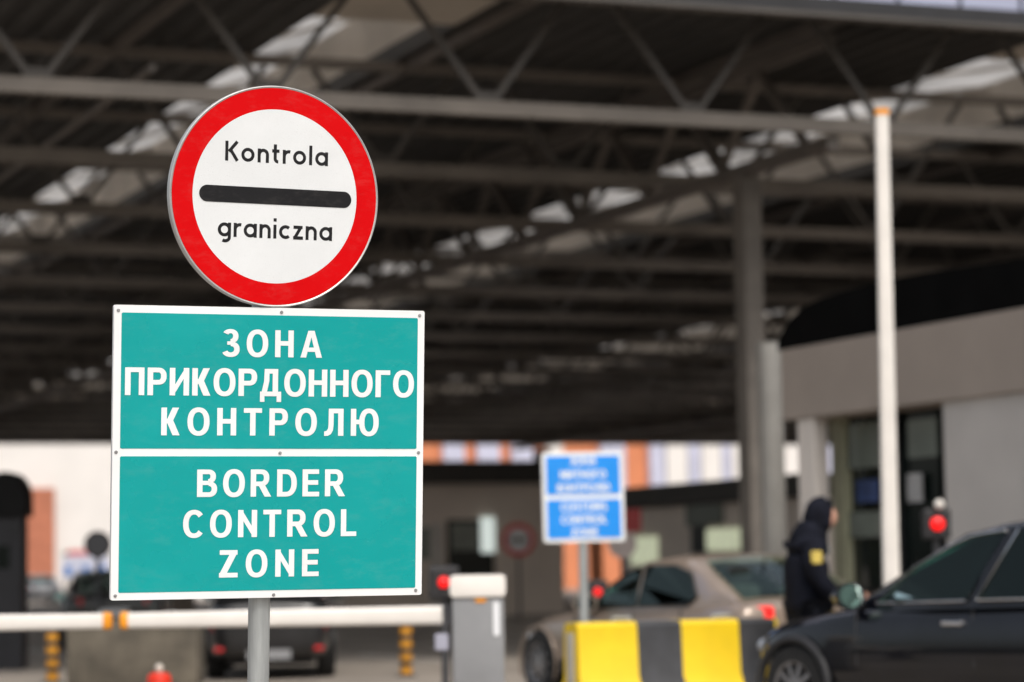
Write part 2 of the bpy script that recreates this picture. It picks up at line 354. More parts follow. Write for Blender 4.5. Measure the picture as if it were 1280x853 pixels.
for uu in (16.5, 44.5, 70.0):   # girders along the lanes carry the trusses
    t = MB(); t.bar(cl(uu, V0 + 0.45, ZB - 0.2), cl(uu, V1, ZB - 0.2), 0.16, 0.18); t.bar(cl(uu, V0 + 0.45, ZT - 0.3), cl(uu, V1, ZT - 0.3), 0.14, 0.16)
    v = V0 + 1.2
    while v < V1 - 2:
        t.bar(cl(uu, v, ZB - 0.1), cl(uu, v + 1.25, ZT - 0.4), 0.1); t.bar(cl(uu, v + 1.25, ZT - 0.4), cl(uu, v + 2.5, ZB - 0.1), 0.1); v += 2.5
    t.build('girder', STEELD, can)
for uu, v in ((16.5, 63), (16.5, 94), (44.5, 34), (44.5, 63), (44.5, 108), (70, 34), (70, 63), (70, 94)):
    MB().box(cl(uu, v, ZB / 2 - 0.2), (0.6, 0.6, ZB - 0.4)).build('column', CONC, can, bevel=0.03)
pu, pv = uv_of(on_ground(945, 36.3))
MB().box(cl(pu, pv, (ZB - 0.3) / 2), (0.28, 0.34, ZB - 0.3)).build('column', mat('brown_column', (0.14, 0.124, 0.108), 0.8, 0, 0.14, 2.0, 0.2), can, bevel=0.02)
for i in range(17):                     # purlins under the sheet, along the lanes
    uu = UA + 1.6 + i * 4.2
    if all(abs(uu - c) > wd / 2 + 0.15 for c, wd in SKY): MB().bar(cl(uu, V0 + 0.5, ZT + 0.02), cl(uu, V1, ZT + 0.02), 0.1, 0.14).build('purlin', STEELD, can)
for uu in (7.6, 28.0):   # service pipes and cable trays under the roof
    MB().tube([cl(uu, V0 + 0.5, ZB + 0.3), cl(uu, V1 - 1, ZB + 0.3)], 0.05, 10).build('service_pipe', STEELD, can)
# front fascia: dark gutter line, then pale reflecting panels
fb = MB(); fb.box2(cl(UA, V0 - 0.65, ZT - 0.23), cl(UB, V0 - 0.45, ZT - 0.03)); fb.box2(cl(UA, V0 - 0.5, ZT - 0.029), cl(UB, V0 - 0.44, ZT + 1.5))
fs_ = fb.build('fascia', FASC_D, can)
fl = MB(); fl.box2(cl(UA, V0 - 0.72, ZT - 0.29), cl(UB, V0 - 0.655, ZT - 0.235)); fl.build('gutter_edge', WEB, fs_)
fp = MB(); u = UA
while u < UB - 0.9:
    fp.box2(cl(u + 0.02, V0 - 0.62, ZT - 0.025), cl(u + 0.86, V0 - 0.55, ZT + 1.45)); u += 0.90
fp.build('fascia_panels', FASC_P, fs_)
# back drop beam
MB().box2(cl(UA, V1 + 0.03, ZB + 0.02), cl(UB, V1 + 0.3, ZT + 0.4)).build('back_beam', FASC_D, can)

# ------------------------------------------------------------------ buildings beyond the canopy
WALLW = mat('white_render', (0.72, 0.69, 0.66), 0.8, 0, 0.04, 0.3, 0.1)
BRICK = mat('orange_brick', (0.42, 0.15, 0.085), 0.8, 0, 0.12, 1.5, 0.2)
ORCLAD = mat('orange_cladding', (0.62, 0.22, 0.10), 0.6, 0, 0.06, 0.6)
LAV = mat('pale_window_glass', (0.52, 0.53, 0.66), 0.15, 0, 0.08, 1.0)
def wall_box(mb, x0, y0, x1, y1, v, th=0.4, off=0.0):
    (a, zt), (b, _) = on_v(x0, y0, v), on_v(x1, y0, v); _, zb = on_v((x0 + x1) / 2, y1, v)
    M = Matrix.Rotation(PSI, 3, 'Z')
    c = P((a + b) / 2, v + th / 2 - off, (zt + zb) / 2)
    mb.box(c, (abs(b - a), th, abs(zt - zb)), M); return c
VF = 146.0
b1 = empty('white_building', P(*((on_v(60, 700, VF)[0]), VF, 0)), 0, 'white rendered building with a brick bay beyond the canopy at left', 'building')
def rel(mb, parent):
    mb.v = [tuple(Vector(p) - parent.location) for p in mb.v]; return mb
ua = on_v(-260, 700, VF)[0]; ub = on_v(440, 700, VF)[0]
mb = MB(); mb.box(P((ua + ub) / 2, VF + 5, 5.0), (ub - ua, 10, 10), Matrix.Rotation(PSI, 3, 'Z')); rel(mb, b1).build('wall', WALLW, b1)
mb = MB(); mb.box(P((ua + ub) / 2, VF + 5, 10.15), (ub - ua + 0.6, 10.6, 0.3), Matrix.Rotation(PSI, 3, 'Z')); rel(mb, b1).build('roof', FASC_D, b1)
mb = MB(); wall_box(mb, 22, 611, 66, 760, VF, 0.5, 0.5); rel(mb, b1).build('brick_bay', BRICK, b1)
mb = MB(); wall_box(mb, -150, 640, -60, 700, VF, 0.3, 0.2); rel(mb, b1).build('window', LAV, b1)

b2 = empty('orange_building', P(on_v(860, 700, VF)[0], VF, 0), 0, 'orange clad building with white and lilac window stripes beyond the canopy', 'building')
ua = on_v(441, 700, VF)[0]; ub = on_v(1400, 700, VF)[0]
mb = MB(); mb.box(P((ua + ub) / 2, VF + 5.2, 5.5), (ub - ua, 10, 11), Matrix.Rotation(PSI, 3, 'Z')); rel(mb, b2).build('wall', ORCLAD, b2)
mb = MB(); mb.box(P((ua + ub) / 2, VF + 5.2, 11.15), (ub - ua + 0.6, 10.6, 0.3), Matrix.Rotation(PSI, 3, 'Z')); rel(mb, b2).build('roof', FASC_D, b2)
for x0, x1, kind in ((552, 578, 1), (594, 622, 1), (637, 664, 1), (680, 700, 0), (748, 778, 1), (809, 827, 1), (829, 855, 0), (857, 871, 1), (873, 897, 0), (899, 909, 1), (911, 931, 0), (940, 960, 1), (976, 1000, 0), (1010, 1040, 1)):
    mb = MB(); wall_box(mb, x0, 520, x1, 640, VF, 0.5, 0.3 if kind else 0.34); rel(mb, b2).build('window' if kind else 'white_panel', LAV if kind else WALLW, b2)

# ------------------------------------------------------------------ the inspection booths
OFFICE = mat('office_render', (0.68, 0.59, 0.52), 0.7, 0, 0.05, 0.8)
TAUPE = mat('taupe_panel', (0.33, 0.28, 0.24), 0.6, 0, 0.05, 0.8)
GREYP = mat('grey_panel', (0.52, 0.49, 0.46), 0.55, 0, 0.05, 0.8)
PALEC = mat('pale_column', (0.74, 0.68, 0.62), 0.55, 0, 0.05, 1)
OLIVE = mat('olive_frame', (0.42, 0.42, 0.29), 0.5, 0, 0.08, 2)
BROWNF = mat('brown_fascia', (0.030, 0.026, 0.023), 0.6, 0, 0.15, 1)
PAPER = mat('paper', (0.75, 0.76, 0.78), 0.7, 0, 0.05, 3)
LITW = mat('lit_window', (0.5, 0.52, 0.4), 0.3, 0, 0.25, 4, emit=(0.75, 0.8, 0.55), estr=0.45)
# right-hand booth: its lane face runs along v
A = at(980, 600, 31.0); fu, fv = uv_of(A)
bt = empty('inspection_booth', P(fu, fv, 0), PSI, 'taupe inspection booth with black curved roof and recessed glass door beside the lane', 'booth')
# booth-local: x = distance behind the lane face (+u), y = -(distance toward the camera)
def face_y(x):                          # local y of the picture column x on the lane face
    d = ray(x, 600); t = (fu - CAM.dot(UU)) / d.dot(UU); return (CAM + d * t).dot(VV) - fv
def face_z(x, y):
    d = ray(x, y); t = (fu - CAM.dot(UU)) / d.dot(UU); return (CAM + d * t).z
ztop, zmid = face_z(1100, 416), face_z(1100, 511)
YN = -12.0
MB().box2((0, YN, zmid), (5, 0, ztop)).build('fascia', TAUPE, bt, bevel=0.01)
MB().box2((0.06, YN, 0), (5, face_y(1175), zmid - 0.003)).build('wall', GREYP, bt)
c0, c2 = face_y(995), face_y(1016)
MB().box2((0.03, c2, 0), (0.21, c0, zmid - 0.003)).build('column', PALEC, bt, bevel=0.02)
rb = MB(); rb.box2((0.62, face_y(1175) + 0.01, 0.0), (0.7, -0.02, zmid - 0.01)); rec = rb.build('recess_wall', BLACKP, bt)
def rec_y(x, off=0.6):
    d = ray(x, 600); t = (fu + off - CAM.dot(UU)) / d.dot(UU); return (CAM + d * t).dot(VV) - fv
def rec_z(x, y, off=0.6):
    d = ray(x, y); t = (fu + off - CAM.dot(UU)) / d.dot(UU); return (CAM + d * t).z
def recpan(name, x0, y0, x1, y1, mt, off, th=0.04, parent=None):
    q = MB(); q.box2((off, rec_y(x1, off), rec_z((x0 + x1) / 2, y1, off)), (off + th, rec_y(x0, off), rec_z((x0 + x1) / 2, y0, off))); return q.build(name, mt, parent or bt)
GLG = mat('greenish_glass', (0.14, 0.16, 0.14), 0.12, 0, 0.15, 1.2)
d_ = recpan('door', 1056, 512, 1112, 735, GLASS_K, 0.55)
recpan('pane', 1058, 528, 1110, 585, GLG, 0.5, 0.04, d_); recpan('pane', 1058, 640, 1106, 672, GLG, 0.5, 0.04, d_)
recpan('poster', 1070, 600, 1098, 628, mat('blue_poster', (0.02, 0.045, 0.14), 0.5, 0, 0.3, 6), 0.48, 0.015, d_)
d_ = recpan('door', 1118, 505, 1174, 735, GLASS_K, 0.55)
recpan('pane', 1136, 524, 1172, 572, GLG, 0.5, 0.04, d_)
recpan('notice_or_glint', 1134, 592, 1152, 628, mat('grey_notice', (0.42, 0.42, 0.42), 0.6, 0, 0.2, 5), 0.48, 0.015, d_)
recpan('door_frame', 1040, 522, 1055, 735, OLIVE, 0.45, 0.12)
recpan('door_frame', 1112, 505, 1118, 735, BLACKP, 0.45, 0.12)
# black rounded roof shell
prof = [(0.10, ztop), (0.10, ztop + 0.25), (0.16, ztop + 0.5)]
shell = MB(); pts = []
for x, y in ((976, 434), (978, 422), (985, 408), (996, 394), (1012, 381), (1034, 371), (1066, 361), (1110, 350), (1160, 340), (1220, 331), (1290, 322)):
    pts.append((face_y(x), face_z(x, y)))
pts = [(min(a, 0.12), b) for a, b in pts] + [(YN, pts[-1][1] - 0.02)]
poly = [(YN, ztop + 0.003)] + [(pts[0][0], ztop + 0.003)] + pts
shell.prism(poly, lambda a, b, d: Vector((d, a, b)), 0.0, 5.0); shell.build('roof', mat('roof_black', (0.003, 0.003, 0.003), 0.9, 0, 0.2, 2, spec=0.06), bt, smooth=30)
# pale round post behind the booth corner
q = on_ground(969, 33.6); dp = empty('drain_post', q, 0, 'pale grey round post behind the left corner of the taupe booth', 'post')
MB().tube([(0, 0, 0), (0, 0, 4.0)], 0.155, 20).build('shaft', LCONC, dp, smooth=40); MB().lathe([(0.26, 0), (0.26, 0.03), (0.17, 0.05)], 20).build('base_plate', LCONC, dp)

# far brown booth across the middle
def booth_box(mb, x0, y0, x1, y1, v, th, off): return wall_box(mb, x0, y0, x1, y1, v, th, off)
uM, _ = on_v(600, 700, 68); bm_ = empty('lane_office', P(uM, 68, 0), 0, 'long brown flat roofed lane office in the middle under the canopy', 'booth')
M3 = Matrix.Rotation(PSI, 3, 'Z')
ua, ub = on_v(430, 700, 68)[0], on_v(705, 700, 68)[0]
zr = on_v(600, 577, 68)[1]; zf = on_v(600, 605, 68)[1]
mb = MB(); mb.box(P((ua + ub) / 2, 71, zf / 2), (ub - ua, 6, zf), M3); rel(mb, bm_).build('wall', OFFICE, bm_)
mb = MB(); mb.box(P((ua + ub) / 2, 71, (zf + zr) / 2 + 0.003), (ub - ua + 0.5, 6.6, zr - zf), M3); rel(mb, bm_).build('roof', BROWNF, bm_)
mb = MB(); wall_box(mb, 558, 650, 616, 764, 68, 0.1, 0.06); dr = rel(mb, bm_).build('door', GLASS_K, bm_)
mb = MB(); wall_box(mb, 563, 655, 596, 688, 68, 0.05, 0.10); rel(mb, bm_).build('pane', GLG, dr)
mb = MB(); wall_box(mb, 599, 647, 616, 691, 68, 0.05, 0.13); rel(mb, bm_).build('notice_or_glint', mat('painted_reflection', (0.8, 0.82, 0.8), 0.5, 0, 0.05, 2, emit=(0.8, 0.9, 0.85), estr=0.6), dr)  # glowing white patch painted in for a bright reflection on the door glass
mb = MB(); wall_box(mb, 500, 660, 540, 700, 68, 0.08, 0.05); rel(mb, bm_).build('window', GLG, bm_)
mb = MB(); wall_box(mb, 536, 655, 552, 762, 68, 0.08, 0.05); rel(mb, bm_).build('wall_panel', GREYP, bm_)

# second brown booth, its face along v, behind the bronze sedan
Bp = at(855, 700, 53); gu, gv = uv_of(Bp)
b4 = empty('lane_cabin', P(gu, gv, 0), PSI, 'brown cabin with a small lit window behind the bronze sedan', 'booth')
def gy(x):
    d = ray(x, 650); t = (gu - CAM.dot(UU)) / d.dot(UU); return (CAM + d * t).dot(VV) - gv
def gz(x, y):
    d = ray(x, y); t = (gu - CAM.dot(UU)) / d.dot(UU); return (CAM + d * t).z
ya, yb = gy(778), gy(1010)
z1, z2 = gz(855, 605), gz(855, 632)
MB().box2((0, yb, 0), (4, ya, z2)).build('wall', OFFICE, b4)
MB().box2((-0.25, yb - 0.25, z2 + 0.003), (4.2, ya + 0.25, z1)).build('roof', BROWNF, b4)
def gp(name, x0, y0, x1, y1, mt, th=0.06):
    q = MB(); q.box2((-th, gy(x1), gz((x0 + x1) / 2, y1)), (0.0 + 0.01, gy(x0), gz((x0 + x1) / 2, y0))); return q.build(name, mt, b4)
gp('window', 885, 661, 925, 688, LITW, 0.05); gp('window_frame', 866, 657, 884, 692, BLACKP, 0.05)
gp('window', 861, 631, 905, 657, GLG, 0.07); gp('window', 790, 671, 822, 706, LITW, 0.05)
gp('wall_panel', 930, 650, 948, 720, BLACKP, 0.05)

# ================================================================== MAIN SIGN
sign = empty('border_control_sign', (0, 0, 0), 0, 'sharp foreground sign post with red ringed disc above a teal bilingual board', 'sign')
SM = Matrix(((0.93662874, -0.34923404, 0.02760779), (0.35031863, 0.93412105, -0.0685181), (-0.00186017, 0.07384754, 0.99726781)))
base = SIGN_C + SM @ Vector((-0.02, 0.065, 0)); Ln = base.z / SM[2][2]; base = base - SM @ Vector((0, 0, Ln))
mw = SM.to_4x4(); mw.translation = base; sign.matrix_world = mw
OX, OY, OZ = 0.02, -0.065, Ln           # board centre in the sign's own coordinates
def sl(x, y, z): return Vector((x + OX, y + OY, z + OZ))
post = MB().tube([(0, 0, -0.06), (0, 0, 0.3), (0, 0, Ln - 0.5), (0, 0, Ln + 1.28)], 0.0395, 32).build('post', ZINC, sign, smooth=40)
MB().lathe([(0.036, Ln + 1.281), (0.042, Ln + 1.282), (0.042, Ln + 1.295), (0.03, Ln + 1.305)], 24).build('post_cap', BLACKP, post, smooth=30)
for z in (0.38, -0.38):
    br = MB(); br.box(sl(-0.02, 0.045, z), (0.9, 0.02, 0.04)); br.lathe([(0.046, OZ + z - 0.02), (0.046, OZ + z + 0.02)], 20); br.build('bracket', ZINC, sign)
W2, H2 = 1.1605 / 2, 1.0481 / 2
def rrect(x0, x1, z0, z1, r, k=5):
    o = []
    for cx, cz, a in ((x1 - r, z1 - r, 0), (x0 + r, z1 - r, 90), (x0 + r, z0 + r, 180), (x1 - r, z0 + r, 270)):
        for i in range(k + 1): t = R(a + 90 * i / k); o.append((cx + r * math.cos(t), cz + r * math.sin(t)))
    return o
bd = MB().prism(rrect(-W2, W2, -H2, H2, 0.008), lambda a, b, d: sl(a, d, b), 0.0, 0.022).build('sign_board', [FILM_WB], sign)
bk = MB().prism(rrect(-W2 + 0.002, W2 - 0.002, -H2 + 0.002, H2 - 0.002, 0.008), lambda a, b, d: sl(a, d, b), 0.0225, 0.034).build('backing', mat('dark_backing', (0.05, 0.05, 0.05), 0.5, 0.5), bd)
t1 = MB().prism(rrect(-0.5530, 0.5542, 0.0140, 0.4970, 0.006), lambda a, b, d: sl(a, d, b), -0.0012, 0.006).build('upper_panel', FILM_T, bd)
t2 = MB().prism(rrect(-0.5528, 0.5552, -0.4972, -0.0135, 0.006), lambda a, b, d: sl(a, d, b), -0.0012, 0.006).build('lower_panel', FILM_T, bd)
def add_lines(parent, rows, mt, y):
    for body, x0, x1, zb, cap in rows:
        mb = MB(); line_mesh(mb, body, x0, x1, zb, cap, y)
        mb.v = [tuple(sl(*p)) for p in mb.v]; mb.build('lettering', mt, parent)
add_lines(t1, [('ЗОНА', -0.187, 0.187, 0.3455, 0.0975), ('ПРИКОРДОННОГО', -0.5384, 0.5411, 0.2039, 0.0985), ('КОНТРОЛЮ', -0.4057, 0.4066, 0.0615, 0.0988)], FILM_WB, -0.0022)
add_lines(t2, [('BORDER', -0.2723, 0.2806, -0.159, 0.0982), ('CONTROL', -0.3217, 0.325, -0.3045, 0.098), ('ZONE', -0.188, 0.1837, -0.4488, 0.0982)], FILM_WB, -0.0022)
SCREW = mat('screw_steel', (0.34, 0.34, 0.34), 0.45, 0.6, 0.2, 60)
for x, z in ((-0.5649, 0.5044), (0.0338, 0.5087), (0.561, 0.5063), (-0.5671, 0.0015), (0.0339, -0.001), (0.562, 0.0003), (-0.5635, -0.5074), (0.0161, -0.5140), (0.5572, -0.5068)):
    MB().lathe([(0.0060, 0), (0.0060, 0.002), (0.0045, 0.0035), (0.0015, 0.0035)], 14, Matrix.Rotation(PI / 2, 3, 'X'), sl(x, -0.0002, z)).build('screw', SCREW, bd)
# round plate: turned 5 degrees further than the board and a little dropped to the right
rp = empty('round_plate', sl(0.0055, 0.0, 0.9278)); rp.parent = sign
rp.rotation_euler = (0, R(0.45), R(4.9))
RR = 0.4015
def ring(mb, r0, r1, y, n=160):
    vs = [Vector((r * math.cos(2 * PI * i / n), y, r * math.sin(2 * PI * i / n))) for r in (r0, r1) for i in range(n)]
    return mb.add(vs, [(i, (i + 1) % n, n + (i + 1) % n, n + i) for i in range(n)])
RX = Matrix.Rotation(PI / 2, 3, 'X')
MB().lathe([(RR - 0.012, -0.028), (RR, -0.026), (RR, 0.0005), (RR - 0.0035, 0.0035), (RR - 0.007, 0.0015), (RR - 0.010, 0.0)], 160, RX).build('rim', mat('grey_rim', (0.50, 0.50, 0.49), 0.45, 0.5, 0.08, 20), rp, smooth=40)
ring(MB(), RR * 0.786, RR - 0.0085, -0.0022).build('red_ring', FILM_R, rp)
dsk = MB(); nn = 160; dsk.add([Vector((RR * 0.7855 * math.cos(2 * PI * i / nn), -0.0022, RR * 0.7855 * math.sin(2 * PI * i / nn))) for i in range(nn)], [tuple(range(nn))])
dsk.build('white_field', FILM_W, rp)
Bx, Bt = 0.2925, 0.0298
brp = [(Bx - Bt + Bt * math.cos(R(t)), Bt * math.sin(R(t))) for t in range(-90, 91, 10)] + [(-Bx + Bt + Bt * math.cos(R(t)), Bt * math.sin(R(t))) for t in range(90, 271, 10)]
MB().prism(brp, lambda a, b, d: Vector((a + 0.002, d, b)), -0.0038, -0.0023).build('bar', FILM_K, rp)
for z in (0.12, -0.2): MB().box((0, 0.045, z), (0.25, 0.03, 0.04)).build('clamp', ZINC, rp)

# road-sign lettering drawn as strokes of one width
def arc(cx, cy, rx, ry, a0, a1, k=18): return [(cx + rx * math.cos(R(a0 + (a1 - a0) * i / k)), cy + ry * math.sin(R(a0 + (a1 - a0) * i / k))) for i in range(k + 1)]
X = 1.0                                  # x-height; cap height 1.42; stroke 0.235
SW = 0.235; h = SW / 2
def bowl(cx=0.5, full=True): return arc(cx, 0.5, 0.5 - h, 0.5 - h, 0, 360, 32)
GL = {
 'K': (0.98, [[(h, 0), (h, 1.42)], [(0.90, 1.42 - 0.02), (0.28, 0.66)], [(0.40, 0.80), (0.92, 0.02)]]),
 'o': (1.0, [bowl()]),
 'n': (0.86, [[(h, 0), (h, 1.0)], [(h, 0.55)] + arc(0.43, 0.57, 0.43 - h, 0.43 - h, 180, 0, 14) + [(0.86 - h, 0)]]),
 't': (0.58, [[(0.24, 1.36), (0.24, 0.34)] + arc(0.24 + 0.22, 0.33, 0.22, 0.33 - h, 180, 275, 10), [(0.0, 0.88), (0.56, 0.88)]]),
 'r': (0.56, [[(h, 0), (h, 1.0)], [(h, 0.5)] + arc(0.48, 0.55, 0.48 - h, 0.45 - h, 180, 75, 10)]),
 'l': (0.235, [[(h, 0), (h, 1.42)]]),
 'a': (0.99, [bowl(0.5), [(0.99 - h, 0), (0.99 - h, 1.0)]]),
 'g': (0.99, [bowl(0.5), [(0.99 - h, 1.0), (0.99 - h, -0.05)] + arc(0.56, -0.06, 0.43 - h, 0.36 - h, 0, -128, 14)]),
 'i': (0.235, [[(h, 0), (h, 1.0)], [(h, 1.22), (h, 1.46)]]),
 'c': (0.86, [arc(0.5, 0.5, 0.5 - h, 0.5 - h, 48, 312, 26)]),
 'z': (0.78, [[(0.04, 1 - h), (0.74, 1 - h)], [(0.62, 0.92), (0.14, 0.10)], [(0.02, h), (0.78, h)]]),
}
def stroke(mb, pts, wd, fn, lift):
    n = len(pts); closed = n > 3 and math.dist(pts[0], pts[-1]) < 1e-6
    L, Rr = [], []
    for i in range(n):
        if closed: a, b = pts[i - 1 if i else n - 2], pts[i + 1 if i < n - 1 else 1]
        else: a, b = pts[max(i - 1, 0)], pts[min(i + 1, n - 1)]
        dx, dz = b[0] - a[0], b[1] - a[1]; l = math.hypot(dx, dz); nx, nz = -dz / l * wd / 2, dx / l * wd / 2
        k = 1.0
        L.append(fn(pts[i][0] + nx * k, pts[i][1] + nz * k, lift)); Rr.append(fn(pts[i][0] - nx * k, pts[i][1] - nz * k, lift))
    mb.add(L + Rr, [(i, i + 1, n + i + 1, n + i) for i in range(n - 1)])
def word(mb, txt, x0, x1, zb, xh):
    gapn = len(txt) - 1; tot = sum(GL[c][0] for c in txt) * xh; gap = ((x1 - x0) - tot) / gapn; x = x0
    for c in txt:
        for j, st in enumerate(GL[c][1]): stroke(mb, st, SW, lambda a, b, d, x=x: Vector((x + a * xh, d, zb + b * xh)), -0.0026 - 0.00025 * j)
        x += GL[c][0] * xh + gap
wl = MB(); word(wl, 'Kontrola', -0.1955, 0.2005, 0.1200, 0.0505); wl.build('lettering', FILM_K, rp)
wl = MB(); word(wl, 'graniczna', -0.2180, 0.2220, -0.1530, 0.0505); wl.build('lettering', FILM_K, rp)

# ================================================================== BARRIERS, SIGNALS
GREYM = mat('cabinet_grey', (0.23, 0.233, 0.24), 0.45, 0, 0.05, 3)
DGREY = mat('dark_grey', (0.045, 0.045, 0.05), 0.5, 0, 0.15, 4)
def boom_barrier(name, loc, rz, label, length, raised, taper=(0.07, 0.056), tip=0.0):
    r = empty(name, loc, rz, label, 'barrier', 'lane boom barriers')
    c = MB(); c.prism([(-0.19, -0.14), (0.19, -0.14), (0.19, 0.17), (-0.19, 0.17)], lambda a, b, d: Vector((a, b, d)), 0.0, 1.02)
    cb = c.build('cabinet', GREYM, r, bevel=0.025, smooth=35)
    MB().box((0, 0, 0.03), (0.44, 0.40, 0.06)).build('base', DGREY, cb)
    MB().prism(rrect(-0.205, 0.205, 1.022, 1.185, 0.035), lambda a, b, d: Vector((a, d, b)), -0.16, 0.19).build('lid', WHITEP, r, bevel=0.012, smooth=35)
    MB().box((0.02, -0.143, 1.0), (0.075, 0.01, 0.03)).build('warning_label', ORANGE, cb)
    MB().prism(rrect(0.11, 0.155, 0.74, 0.99, 0.02), lambda a, b, d: Vector((a, d, b)), -0.1455, -0.139).build('sticker', PAPER, cb)
    MB().box((-0.192, -0.0, 0.5), (0.01, 0.2, 0.8)).build('side_panel', DGREY, cb)
    zc = 0.895
    bp = empty('boom', (-0.25, 0.0, zc)); bp.parent = r
    bp.rotation_euler = (0, 0, 0) if not raised else (0, R(raised), 0)
    bm = MB(); xs = [-0.22, -length * 0.5, -length]; w0, w1 = taper
    # rounded rectangular hollow beam tapering to the tip
    prof = [(math.copysign(abs(math.cos(t)) ** 0.55, math.cos(t)), math.copysign(abs(math.sin(t)) ** 0.55, math.sin(t))) for t in [2 * PI * i / 20 for i in range(20)]]
    vs = []; L2 = [-0.0, -length + 0.06]
    for x in L2:
        ww = w0 + (w1 - w0) * (-x / length)
        vs += [Vector((x, a * 0.04, b * ww)) for a, b in prof]
    bm.add(vs, [(i, (i + 1) % 20, 20 + (i + 1) % 20, 20 + i) for i in range(20)] + [tuple(range(20)), tuple(range(20, 40))])
    bm.build('beam', WHITEP, bp, smooth=40)
    cp = MB(); vs = []
    for x, k in ((-length + 0.06, 1.12), (-length + 0.01, 1.12), (-length, 0.85)): vs += [Vector((x, a * 0.04 * k, b * w1 * k)) for a, b in prof]
    cp.add(vs, [(j * 20 + i, j * 20 + (i + 1) % 20, j * 20 + 20 + (i + 1) % 20, j * 20 + 20 + i) for j in (0, 1) for i in range(20)] + [tuple(range(20)), tuple(range(40, 60))])
    cp.build('tip_cap', ORANGE, bp, smooth=40)
    MB().box((0.025, 0.0, 0), (0.07, 0.12, 0.15)).build('hub', DGREY, bp, bevel=0.01)
    return r
bl = boom_barrier('boom_barrier', on_ground(597, 19.8) + Vector((0, 0, 0)), R(0.2), 'grey barrier cabinet with white lid and lowered white boom behind the teal sign', 2.38, 0)
MB().box((-0.27, -0.05, 0.70), (0.10, 0.08, 0.12)).build('sensor_box', mat('lilac_grey', (0.33, 0.33, 0.40), 0.5), bl, bevel=0.01)
# the opposite barrier: cabinet beyond the left edge of the view, boom reaching in
tipx = at(140, 780, 19.8)
b_l = boom_barrier('boom_barrier', Vector((tipx.x - 3.15, 19.8, 0)), PI + R(0.0), 'lowered white boom with orange tip entering from the left edge', 2.9, 0)
b_l.children  # its beam lies on the far side of its cabinet
b_r = boom_barrier('boom_barrier', on_ground(1113.5, 25.0) + Vector((0.25, 0, -0.09)), 0, 'tall raised white boom standing upright between the dark wagon and the booth', 4.68, 90.5, (0.082, 0.062))

def signal(loc, zc, rad, label, white=False, rz=0.0):
    r = empty('traffic_signal', loc, rz, label, 'traffic light', 'red lane signals')
    MB().tube([(0, 0.06, 0), (0, 0.06, zc - 0.12)], 0.035, 14).build('post', DGREY, r)
    hb = MB().box((0, 0.04, zc), (0.27, 0.16, 0.29)).build('housing', BLACKP, r, bevel=0.03)
    MB().lathe([(rad, 0.0), (rad, 0.03), (rad * 0.7, 0.045), (rad * 0.2, 0.052)], 24, RX, (0, -0.04, zc)).build('lens', REDGLOW, r, smooth=50)
    if white: MB().lathe([(0.02, -0.05), (0.045, -0.02), (0.05, 0.02), (0.03, 0.05)], 16, RX, (0.02, -0.05, zc + 0.185)).build('lamp', WHITEP, r, smooth=60)
    return r
p_ = at(1171, 655, 26.0); signal((p_.x, 26.0, 0), p_.z, 0.064, 'lit red signal lamp with a white lamp above, in front of the booth wall', True)
p_ = at(555, 728, 24.0); signal((p_.x, 24.0, 0), p_.z, 0.048, 'lit red signal lamp beside the barrier cabinet with white lid')
p_ = at(747, 740, 33.0); signal((p_.x, 33.0, 0), p_.z, 0.045, 'lit red signal lamp behind the bonnet of the bronze sedan')

# striped concrete block
Yb = 21.6
pl, pr = at(727, 800, Yb), at(978, 800, Yb + 0.75)
zt_ = at(750, 779, Yb).z
ang = math.atan2(pr.y - pl.y, pr.x - pl.x)
blk = empty('barrier_block', (pl.x, pl.y, 0), ang, 'concrete barrier block painted in broad yellow and black stripes before the sedan', 'barrier')
Lb = (Vector((pr.x, pr.y)) - Vector((pl.x, pl.y))).length
fr = [0.0, 0.29, 0.51, 0.80, 0.985, 1.0]
q = MB()
sec = [(-0.02, 0), (-0.02, 0.22), (0.05, 0.34), (0.075, zt_ - 0.03), (0.10, zt_), (0.30, zt_), (0.325, zt_ - 0.03), (0.35, 0.34), (0.42, 0.22), (0.42, 0)]
for i in range(5):
    x0, x1 = fr[i] * Lb, fr[i + 1] * Lb; ns = len(sec); q.k = i % 2
    if i == 0: x0 += 0.0
    ring_ = lambda x: [Vector((x, a, b)) for a, b in sec]
    q.add(ring_(x0) + ring_(x1), [(j, j + 1, ns + j + 1, ns + j) for j in range(ns - 1)] + ([tuple(range(ns))] if i == 0 else []) + ([tuple(range(ns, 2 * ns))] if i == 4 else []))
blo = q.build('body', [YELLOW, STRIPEK], blk, smooth=30)
MB().box((-0.006, 0.2, 0.45), (0.02, 0.10, 0.5)).build('end_joint', mat('pale_concrete', (0.5, 0.48, 0.44), 0.8, 0, 0.1, 4), blk)
for fx in (0.25, 0.75): MB().tube([(fx * Lb - 0.09, 0.2, zt_ - 0.01), (fx * Lb - 0.08, 0.2, zt_ + 0.03), (fx * Lb + 0.08, 0.2, zt_ + 0.03), (fx * Lb + 0.09, 0.2, zt_ - 0.01)], 0.012, 8).build('lifting_loop', ZINC, blk)

